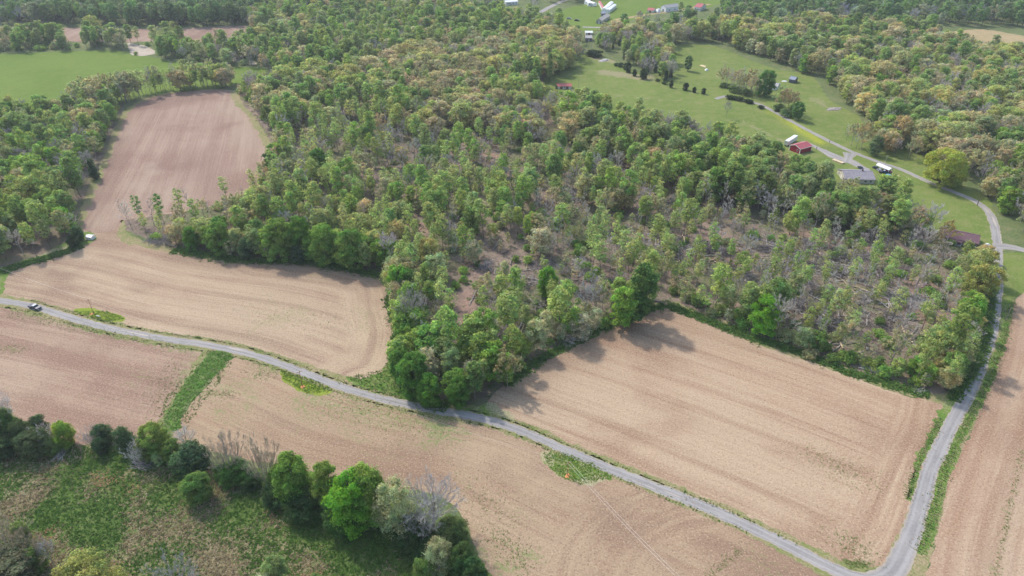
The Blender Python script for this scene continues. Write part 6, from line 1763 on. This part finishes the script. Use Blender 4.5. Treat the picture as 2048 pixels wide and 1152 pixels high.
def lump(name, label, cat, px, size, mat, seed=0, kind=None, z=0):
    """low uneven mound"""
    r = np.random.default_rng(seed)
    bm = bmesh.new()
    bmesh.ops.create_icosphere(bm, subdivisions=3, radius=1)
    for v in bm.verts:
        nz = 1 + 0.35 * mnoise.noise(v.co * 1.6 + Vector((seed, 0, 0))) + 0.15 * mnoise.noise(v.co * 4 + Vector((0, seed, 0)))
        v.co = Vector((v.co.x * size[0] * nz, v.co.y * size[1] * nz, max(-0.05, v.co.z) * size[2] * nz))
    me = bpy.data.meshes.new(name)
    bm.to_mesh(me)
    bm.free()
    me.materials.append(MATS[mat])
    x, y = G(*px)
    o_ = link(name, me, loc=(x, y, z), rot=(0, 0, r.uniform(0, 3)))
    return tag(o_, label, cat, kind=kind)


lump('tarp', 'bright blue tarp over a heap beside the black pickup', 'tarp', (1776, 351), (2.6, 1.6, 0.7), 'tarp_blue', 3)
lump('straw_heap', 'pale straw heap on the grass right of the blue tarp', 'straw heap', (1785, 354), (2.8, 1.4, 0.35), 'straw_heap', 4)
lump('straw_heap', 'small pale heap on the grass by the lane right of the straw heap', 'straw heap', (1795, 351.5), (1.0, 0.8, 0.3), 'straw_heap', 5)
lump('rock_heap', 'pale rock heap on the lawn above the maroon roofed house', 'rock heap', (1861, 432), (1.6, 1.3, 0.8), 'stone_grey', 6)
lump('sand_heap', 'pale sand heap on the far pasture slope', 'sand heap', (1406, 132), (4.0, 2.2, 0.5), 'straw_heap', 7)
lump('hay_bale', 'white wrapped bale lying on the far pasture slope', 'bale', (1413, 141), (1.6, 1.5, 1.5), 'white_paint', 8)
lump('tank', 'far white round tank between the red roofed shed and the white house', 'tank', (1316, 24), (3.6, 3.6, 4.2), 'white_metal', 9)
lump('junk_heap', 'pale scrap heap on the lawn left of the slate roofed shed', 'scrap heap', (1569, 163), (2.0, 1.4, 0.8), 'white_paint', 10)
lump('debris_heap', 'grey brown brush heap at the wood edge of the right hand pasture', 'brush heap', (1668, 218), (7, 3, 0.7), 'bark_grey', 11)
lump('debris_heap', 'brown earth heap at the top corner of the pasture', 'earth heap', (1208, 121), (7, 3, 1.0), 'stone_grey', 12)
lump('propane_tank', 'small white tank on the grass right of the maroon roofed house', 'tank', (1975, 490), (1.2, 0.7, 0.9), 'white_paint', 13)
lump('junk_heap', 'white heap on the ground in front of the grey roofed house', 'scrap heap', (1664, 369), (1.8, 1.0, 0.9), 'white_paint', 14)

# lumber deck beside the drive: planks side by side
a, b_ = G(1666, 320), G(1687, 328)
t = thing('wooden_deck', 'pale new wooden deck lying beside the driveway of the grey roofed house', 'deck', (a + b_) / 2, math.atan2(*(b_ - a)[::-1]))
L = np.linalg.norm(b_ - a)
pm = MB().box(-0.14, 0.14, -1.3, 1.3, 0, 0.05)
p0 = pm.build('plank', 'plank', t, loc=(-L / 2, 0, 0.62))
for k in range(1, int(L / 0.31)):
    p1_ = p0.copy()
    COL.objects.link(p1_)
    p1_.parent = t
    p1_.location = (-L / 2 + k * 0.31, 0.03 * math.sin(k * 2.1), 0.62)
for y_ in (-1.1, 1.1):
    MB().box(-L / 2, L / 2, y_ - 0.06, y_ + 0.06, 0.0, 0.615).build('joist', 'plank', t)


# poles, wires
def pole(label, px, top_y, mat='pole_wood', arm=True, cat='utility pole', rz=0.6, r_=0.13, lamp=False, hh=None):
    x, y = G(*px)
    h = hh or height_for(px[0], px[1], top_y)
    t = thing('utility_pole', label, cat, (x, y), rz)
    MB().cyl((0, 0, -0.3), (0, 0, h), r_, r_ * 0.7, 10).build('pole', mat, t)
    if arm:
        MB().box(-1.1, 1.1, -0.06, 0.06, h - 0.75, h - 0.6).build('crossarm', mat, t)
        for q in (-0.95, 0, 0.95):
            MB().cyl((q, 0, h - 0.6 if q else h), (q, 0, h - 0.4 if q else h + 0.2), 0.06, 0.04, 8).build('insulator', 'steel', t)
    if lamp:
        MB().box(0.0, 1.2, -0.04, 0.04, h - 0.5, h - 0.42).build('bracket', 'steel', t)
        MB().cyl((1.2, 0, h - 0.62), (1.2, 0, h - 0.4), 0.25, 0.12, 10).build('lamp_head', 'white_metal', t)
    return (x, y, h)


W1 = pole('reddish brown utility pole in the grass patch above the lane at the left', (188, 628), 598)
W2 = pole('reddish brown utility pole in the lime green patch below the lane', (605, 773), 741)
W3 = pole('brown utility pole in the weedy patch below the lane by an orange clay ring', (1135, 951), 924)
W4 = pole('pale wooden pole by the lane behind the white carport', (1769.5, 328), 311, 'bark_pale', False, 'pole', lamp=True)
W5 = pole('dark leaning post like pole beside the lane bend', (1954, 411), 392, 'bark', False, 'pole', r_=0.22)
W6 = pole('pinkish wooden pole in the far right ploughed field', (2011, 640), 615, 'bark_grey', True)
W7 = pole('pale pole beside the red roofed shed', (1157, 178), 158, 'bark_pale', False, 'pole')
W8 = pole('pale pole in the gap between the far trees', (1183, 99), 76, 'bark_pale', False, 'pole', r_=0.25)
W9 = pole('pale pole at the end of the narrow pasture wood', (1347, 151), 122, 'bark_pale', False, 'pole')
W10 = pole('dark gate post by the lane above the forked drive', (1659, 285), 281, 'bark', False, 'post', hh=1.8, r_=0.2)
W11 = pole('dark gate post where the barn drive begins', (1633, 298), 293, 'bark', False, 'post', hh=1.8, r_=0.2)
for k, (px_, nm) in enumerate((((184, 628), 'first'), ((605.5, 773.5), 'second'), ((1135.5, 951.5), 'third'))):
    x, y = G(*px_)
    lump('clay_ring', ['orange clay ring at the foot of the pole in the left grass patch', 'orange clay ring at the foot of the pole below the lane', 'bright orange clay ring at the foot of the pole in the weedy patch'][k], 'clay ring', px_, (1.0, 0.8, 0.12), 'clay', 20 + k)
lump('stone', 'pale stones scattered in the left grass patch', 'stones', (196, 632), (1.2, 0.4, 0.2), 'stone_grey', 31)


def wire(label, p, q, sag, sep=0.0, r_=0.022):
    p, q = Vector(p), Vector(q)
    n = 28
    d = (q - p).normalized()
    sd = Vector((-d.y, d.x, 0)) * sep
    mb = MB()
    pts = [p + (q - p) * (i / n) + sd - Vector((0, 0, sag * 4 * (i / n) * (1 - i / n))) for i in range(n + 1)]
    for i in range(n):
        mb.cyl(pts[i], pts[i + 1], r_, r_, 5)
    o_ = mb.build('power_line', 'wire', None)
    return tag(o_, label, 'power line')


g4 = G(1420, 1262)
wire('left wire of the pair running from the third pole to the bottom of the picture', W3, (g4[0], g4[1], 8.5), 1.5, 0.45, 0.022)
wire('right wire of the pair running from the third pole to the bottom of the picture', W3, (g4[0], g4[1], 8.5), 1.5, -0.45, 0.022)
wire('thin wire between the pole below the lane and the clay ringed pole', W2, W3, 2.0, 0, 0.014)
wire('thin wire between the left pole and the pole below the lane', W1, W2, 2.0, 0, 0.014)
g0 = G(-40, 545)
wire('thin wire running from the left pole out of the picture', W1, (g0[0], g0[1], 8.5), 1.0, 0, 0.022)
end4 = thing('utility_pole', 'utility pole just below the bottom edge carrying the wire pair', 'utility pole', g4, 0.6)
MB().cyl((0, 0, -0.3), (0, 0, 8.7), 0.16, 0.11, 10).build('pole', 'pole_wood', end4)
MB().box(-1.1, 1.1, -0.06, 0.06, 7.95, 8.1).build('crossarm', 'pole_wood', end4)


# ------------------------------------------------------------------ felled wood
def log_mesh(seed, L, r0, bark):
    r = np.random.default_rng(seed)
    mb = MB()
    p = Vector((-L / 2, 0, r0))
    k = 4
    for i in range(k):
        q = Vector((-L / 2 + L * (i + 1) / k, r.normal() * 0.12 * i, max(0.1, r0 + r.normal() * 0.05)))
        mb.cyl(p, q, r0 * (1 - 0.15 * i), r0 * (1 - 0.15 * (i + 1)), 7)
        if i and r.uniform() < 0.8:
            d = Vector((0.6, r.choice([-1, 1]) * r.uniform(0.4, 1), r.uniform(0.1, 0.8))).normalized() * r.uniform(1.0, 2.6)
            mb.cyl(q, q + d, r0 * 0.35, r0 * 0.12, 5)
        p = q
    o_ = mb.build('felled_log', bark, None)
    me = o_.data
    bpy.data.objects.remove(o_)
    return me


LOGM = [log_mesh(i, [9, 12, 7, 10, 6, 13][i % 6], [0.3, 0.34, 0.24, 0.28, 0.22, 0.3][i % 6], ['bark_pale', 'bark_grey', 'bark', 'cut_wood', 'bark_pale', 'bark_grey', 'bark', 'bark_grey'][i % 8]) for i in range(16)]
LOGC = {'bark_pale': 'pale', 'bark_grey': 'grey', 'bark': 'dark', 'cut_wood': 'barkless yellow'}
nlog = 0
for (x0, y0, x1, y1, n_, sp_, wh_) in [(1480, 500, 1600, 530, 30, 14, 'in the upper clearing'), (1600, 500, 1760, 540, 34, 14, 'in the upper clearing'), (1560, 560, 1680, 640, 34, 12, 'in the large clearing'), (1700, 580, 1860, 620, 30, 12, 'in the large clearing'), (1780, 620, 1860, 680, 14, 9, 'beside the red dirt'),
                                      (960, 500, 1060, 560, 26, 9, 'in the middle clearing'), (1150, 540, 1240, 590, 22, 9, 'in the middle clearing'), (1000, 590, 1080, 660, 16, 8, 'near the field wood edge'), (940, 270, 1010, 340, 26, 9, 'along the skid trail'), (1090, 380, 1210, 400, 20, 9, 'in the thinned wood'),
                                      (800, 420, 860, 480, 12, 8, 'in the thinned wood'), (1240, 480, 1420, 510, 22, 10, 'in the thinned wood'), (640, 250, 720, 290, 8, 9, 'in the western wood'), (1680, 690, 1740, 715, 8, 5, 'near the log pile'), (900, 735, 945, 770, 6, 4, 'in the lower wood corner')]:
    A_, B_ = G(x0, y0), G(x1, y1)
    base_an = rng.uniform(0, 3.14)
    for i in range(n_):
        tt = rng.uniform()
        p = A_ * (1 - tt) + B_ * tt + rng.normal(size=2) * sp_ * 0.7
        me = LOGM[rng.integers(len(LOGM))]
        o_ = link('felled_log', me, loc=(p[0], p[1], rng.uniform(0, 0.25)), rot=(rng.normal() * 0.1, rng.normal() * 0.05, base_an + rng.normal() * 0.8))
        s_ = rng.uniform(0.7, 1.25)
        o_.scale = (s_, s_, s_)
        near = LAND[int(np.argmin(((LANDG - p) ** 2).sum(1)))][0]
        col_ = LOGC[me.materials[0].name]
        ln_ = 'long' if me.vertices[0].co.x * s_ < -5.5 else 'short'
        tag(o_, f'{ln_} {col_} felled log lying near {near}', 'log', f'{ln_} {col_} felled logs {wh_} near {near}')
        nlog += 1
# felled tops: whole bare crowns lying on their sides
FT = [(1480, 500, 1760, 540, 26, 11, 'in the upper clearing'), (1560, 560, 1860, 640, 34, 13, 'in the large clearing'), (960, 510, 1060, 600, 16, 8, 'in the middle clearing'), (1150, 550, 1240, 600, 12, 8, 'in the middle clearing'), (930, 250, 970, 290, 9, 6, 'along the skid trail'),
      (1050, 640, 1120, 680, 6, 5, 'near the field wood edge'), (1240, 490, 1420, 520, 14, 9, 'in the thinned wood'), (800, 320, 880, 360, 6, 6, 'in the thinned wood'), (300, 455, 350, 482, 7, 3, 'at the field neck')]
for (x0, y0, x1, y1, n_, sp_, wh_) in FT:
    A_, B_ = G(x0, y0), G(x1, y1)
    for i in range(n_):
        tt = rng.uniform()
        p = A_ * (1 - tt) + B_ * tt + rng.normal(size=2) * sp_ * 0.6
        sp = 'bare' if rng.uniform() < 0.6 else 'bare_slim'
        v = int(rng.integers(len(PROTO[sp])))
        h = rng.uniform(9, 15)
        s_ = h / SPEC[sp]['H']
        root = link('fallen_tree', None, loc=(p[0], p[1], 0.2), rot=(0, math.radians(rng.uniform(76, 86)), rng.uniform(0, 6.28)))
        root.scale = (s_ * 0.55, s_ * 0.8, s_)
        near = LAND[int(np.argmin(((LANDG - p) ** 2).sum(1)))][0]
        tone, tn = [('pale grey', (0.55, 0.50, 0.46)), ('dark', (0.24, 0.21, 0.20)), ('greyish', (0.38, 0.34, 0.32))][int(rng.integers(3))]
        tag(root, f'{tone} leafless tree top lying near {near}', 'fallen tree', f'{tone} fallen tree tops {wh_} near {near}')
        link('trunk', PROTO[sp][v][0], root)
        c_ = link('twigs', PROTO[sp][v][1], root)
        c_['tint'] = tn


def sticks(name, label, cat, px, n, rad, hgt, L, r0, mats, seed, kind=None, angle=None):
    """a heap of sticks and poles in one tangle"""
    r = np.random.default_rng(seed)
    x, y = G(*px)
    t = thing(name, label, cat, (x, y))
    mb = MB()
    for i in range(n):
        q = r.uniform(0, 1) ** 0.6
        an = r.uniform(0, 6.283)
        c_ = Vector((math.cos(an) * rad * q, math.sin(an) * rad * q * 0.75, 0.1 + hgt * (1 - q) * r.uniform(0.1, 1)))
        aa = (angle + r.normal() * 0.35) if angle is not None else r.uniform(0, 3.14)
        d = Vector((math.cos(aa), math.sin(aa), r.normal() * 0.16)) * L * r.uniform(0.3, 0.6)
        rr = r0 * r.uniform(0.5, 1.4)
        mb.cyl(c_ - d, c_ + d, rr, rr * 0.5, 4, int(r.integers(len(mats))))
    o_ = mb.build('branches', mats, t)
    o_['kind'] = 'stuff'
    return t


sticks('brush_pile', 'large dark brush pile in the clearing above the red dirt track', 'brush pile', (985, 592), 260, 6.5, 2.6, 8, 0.09, ['bark_grey', 'bark', 'bark_pale'], 1)
sticks('brush_pile', 'dark mounded brush pile right of the deep green round tree', 'brush pile', (1175, 590), 240, 5.5, 2.6, 6, 0.08, ['bark_grey', 'bark'], 2)
sticks('brush_pile', 'brush pile left of the deep green round tree', 'brush pile', (1085, 530), 200, 6, 2.0, 7, 0.08, ['bark_grey', 'bark'], 3)
sticks('brush_pile', 'grey brush pile among the felled trunks of the large clearing', 'brush pile', (1600, 610), 280, 9, 2.2, 8, 0.09, ['bark_grey', 'bark', 'bark_grey'], 4)
sticks('brush_pile', 'dark brush pile at the left of the upper clearing', 'brush pile', (1440, 505), 220, 7, 2.2, 7, 0.09, ['bark_grey', 'bark'], 5)
sticks('brush_pile', 'long bundle of pale poles beside the red dirt clearing', 'brush pile', (1830, 605), 170, 7, 1.5, 13, 0.11, ['bark_pale', 'bark_grey'], 6, angle=-1.0)
sticks('brush_pile', 'spread grey brush in the middle of the upper clearing', 'brush pile', (1660, 540), 260, 10, 1.6, 8, 0.09, ['bark_grey', 'bark', 'bark_pale'], 7)
sticks('brush_pile', 'grey brush spread beside the maroon roofed house wood', 'brush pile', (1760, 545), 200, 9, 1.6, 8, 0.09, ['bark_grey', 'bark'], 8)
sticks('brush_pile', 'brush pile beside the skid trail in the upper wood', 'brush pile', (935, 272), 160, 8, 2.4, 8, 0.1, ['bark_pale', 'bark_grey'], 9)
sticks('brush_pile', 'pale limb tangle at the tip of the wood by the field neck', 'brush pile', (318, 480), 150, 6, 1.6, 7, 0.08, ['bark_pale', 'bark_grey'], 10)
sticks('brush_pile', 'pale limbs hanging from the wood corner above the lane', 'brush pile', (925, 755), 120, 4, 2.5, 6, 0.09, ['bark_pale', 'cut_wood'], 11)
sticks('fallen_limb', 'white bleached fallen limb hanging from the lower hedgerow into the meadow', 'fallen limb', (122, 905), 34, 1.8, 1.6, 7, 0.09, ['bark_pale'], 12, angle=1.7)
sticks('fallen_limb', 'whitish fallen branches under the broad hedgerow evergreens', 'fallen limb', (288, 928), 60, 3.4, 1.2, 6, 0.07, ['bark_pale', 'bark_grey'], 13, angle=-0.3)
sticks('brush_pile', 'pinkish grey heap of branches between the flat topped evergreens', 'brush pile', (238, 880), 70, 2.5, 1.3, 4, 0.06, ['bark_grey', 'bark_pale'], 14)
sticks('fallen_limb', 'white limbs at the field edge near the right end of the wood', 'fallen limb', (1840, 782), 24, 2.2, 0.8, 5, 0.08, ['bark_pale'], 15, angle=0.2)
for k, (px_, an_, n_) in enumerate([((1700, 520), 0.4, 12), ((1510, 540), -0.3, 12), ((1590, 500), -0.6, 10), ((1790, 590), -0.9, 12), ((1330, 500), 0.2, 10)]):
    sticks('log_spread', ['criss crossed trunks in the upper clearing', 'felled trunks left in the large clearing', 'felled trunks at the top of the clearing', 'felled poles left of the red dirt', 'felled trunks in the thinned wood centre'][k] + ' lying side by side', 'felled trunks', px_, n_, 8, 0.6, 22, 0.2, ['bark_pale', 'bark_grey'], 40 + k, angle=an_)
stm = MB().cyl((0, 0, -0.1), (0, 0, 0.55), 0.36, 0.28, 9).cyl((0, 0, 0.55), (0, 0, 0.57), 0.26, 0.25, 9, 1)
st0 = stm.build('stump', ['bark', 'cut_wood'], None)
for k, p in enumerate(pts_in([(1260, 500), (1450, 480), (1750, 500), (1880, 560), (1850, 690), (1740, 690), (1560, 620), (1380, 570)], 110)):
    o_ = st0 if k == 0 else st0.copy()
    if k:
        COL.objects.link(o_)
    o_.location = (p[0], p[1], 0)
    o_.rotation_euler = (0, 0, rng.uniform(0, 6))
    o_.scale = (rng.uniform(0.8, 1.5),) * 3
    near = LAND[int(np.argmin(((LANDG - p) ** 2).sum(1)))][0]
    tag(o_, f'cut stump with pale top standing in the clearing near {near}', 'stump', f'cut stumps in the clearing near {near}')
for k, (px_, lb_) in enumerate([((1360, 520), 'low slash heap at the left end of the clearing'), ((1490, 555), 'slash heap above the bright green edge tree'), ((1540, 500), 'slash heap at the upper rim of the clearing'), ((1705, 600), 'slash heap in the centre of the large clearing'), ((1760, 650), 'slash heap between thin saplings below the clearing'),
                                ((1660, 650), 'slash heap at the lower side of the clearing'), ((1800, 540), 'slash heap above the red dirt clearing'), ((1045, 560), 'slash heap between the dirt track and the deep green tree'), ((1230, 565), 'slash heap above the tallest corner tree'), ((1150, 400), 'slash heap in the upper thinned wood')]):
    sticks('brush_pile', lb_, 'brush pile', px_, 150, rng.uniform(5, 8), 1.7, rng.uniform(5, 9), 0.08, ['bark_grey', 'bark', 'bark_pale'] if k % 2 else ['bark_grey', 'bark'], 70 + k, angle=rng.uniform(0, 3) if k % 3 else None)
# stacked log pile at the field edge: every log a part
x, y = G(1745, 738)
t = thing('log_pile', 'pile of pale cut logs at the wood edge above the right tan field', 'log pile', (x, y), -0.5)
lm = MB().cyl((-1.9, 0, 0), (1.9, 0, 0), 0.2, 0.17, 9)
l0 = lm.build('log', 'bark_pale', t, loc=(0, 0, 0.2))
for k in range(46):
    l1 = l0.copy()
    COL.objects.link(l1)
    l1.parent = t
    q = rng.uniform(-1, 1, 2)
    l1.location = (q[0] * 3.4, q[1] * 2.0, 0.2 + (1.3 * (1 - abs(q[0])) * (1 - abs(q[1])) * rng.uniform(0.2, 1)))
    l1.rotation_euler = (0, rng.normal() * 0.12, rng.normal() * 0.5)

# ------------------------------------------------------------------ air
m, nt = new_mat('haze')
b = NB(nt)
pv = b.n('ShaderNodeVolumePrincipled')
pv.inputs['Color'].default_value = (0.86, 0.91, 1.0, 1)
pv.inputs['Density'].default_value = 0.00010
pv.inputs['Anisotropy'].default_value = 0.2
o = b.n('ShaderNodeOutputMaterial')
b.link(pv.outputs[0], o.inputs['Volume'])
mb = MB().box(-1500, 1500, -200, 2000, -1.0, 178)
hz = mb.build('haze', 'haze', None)
tag(hz, 'thin pale blue haze over the whole valley', kind='stuff')
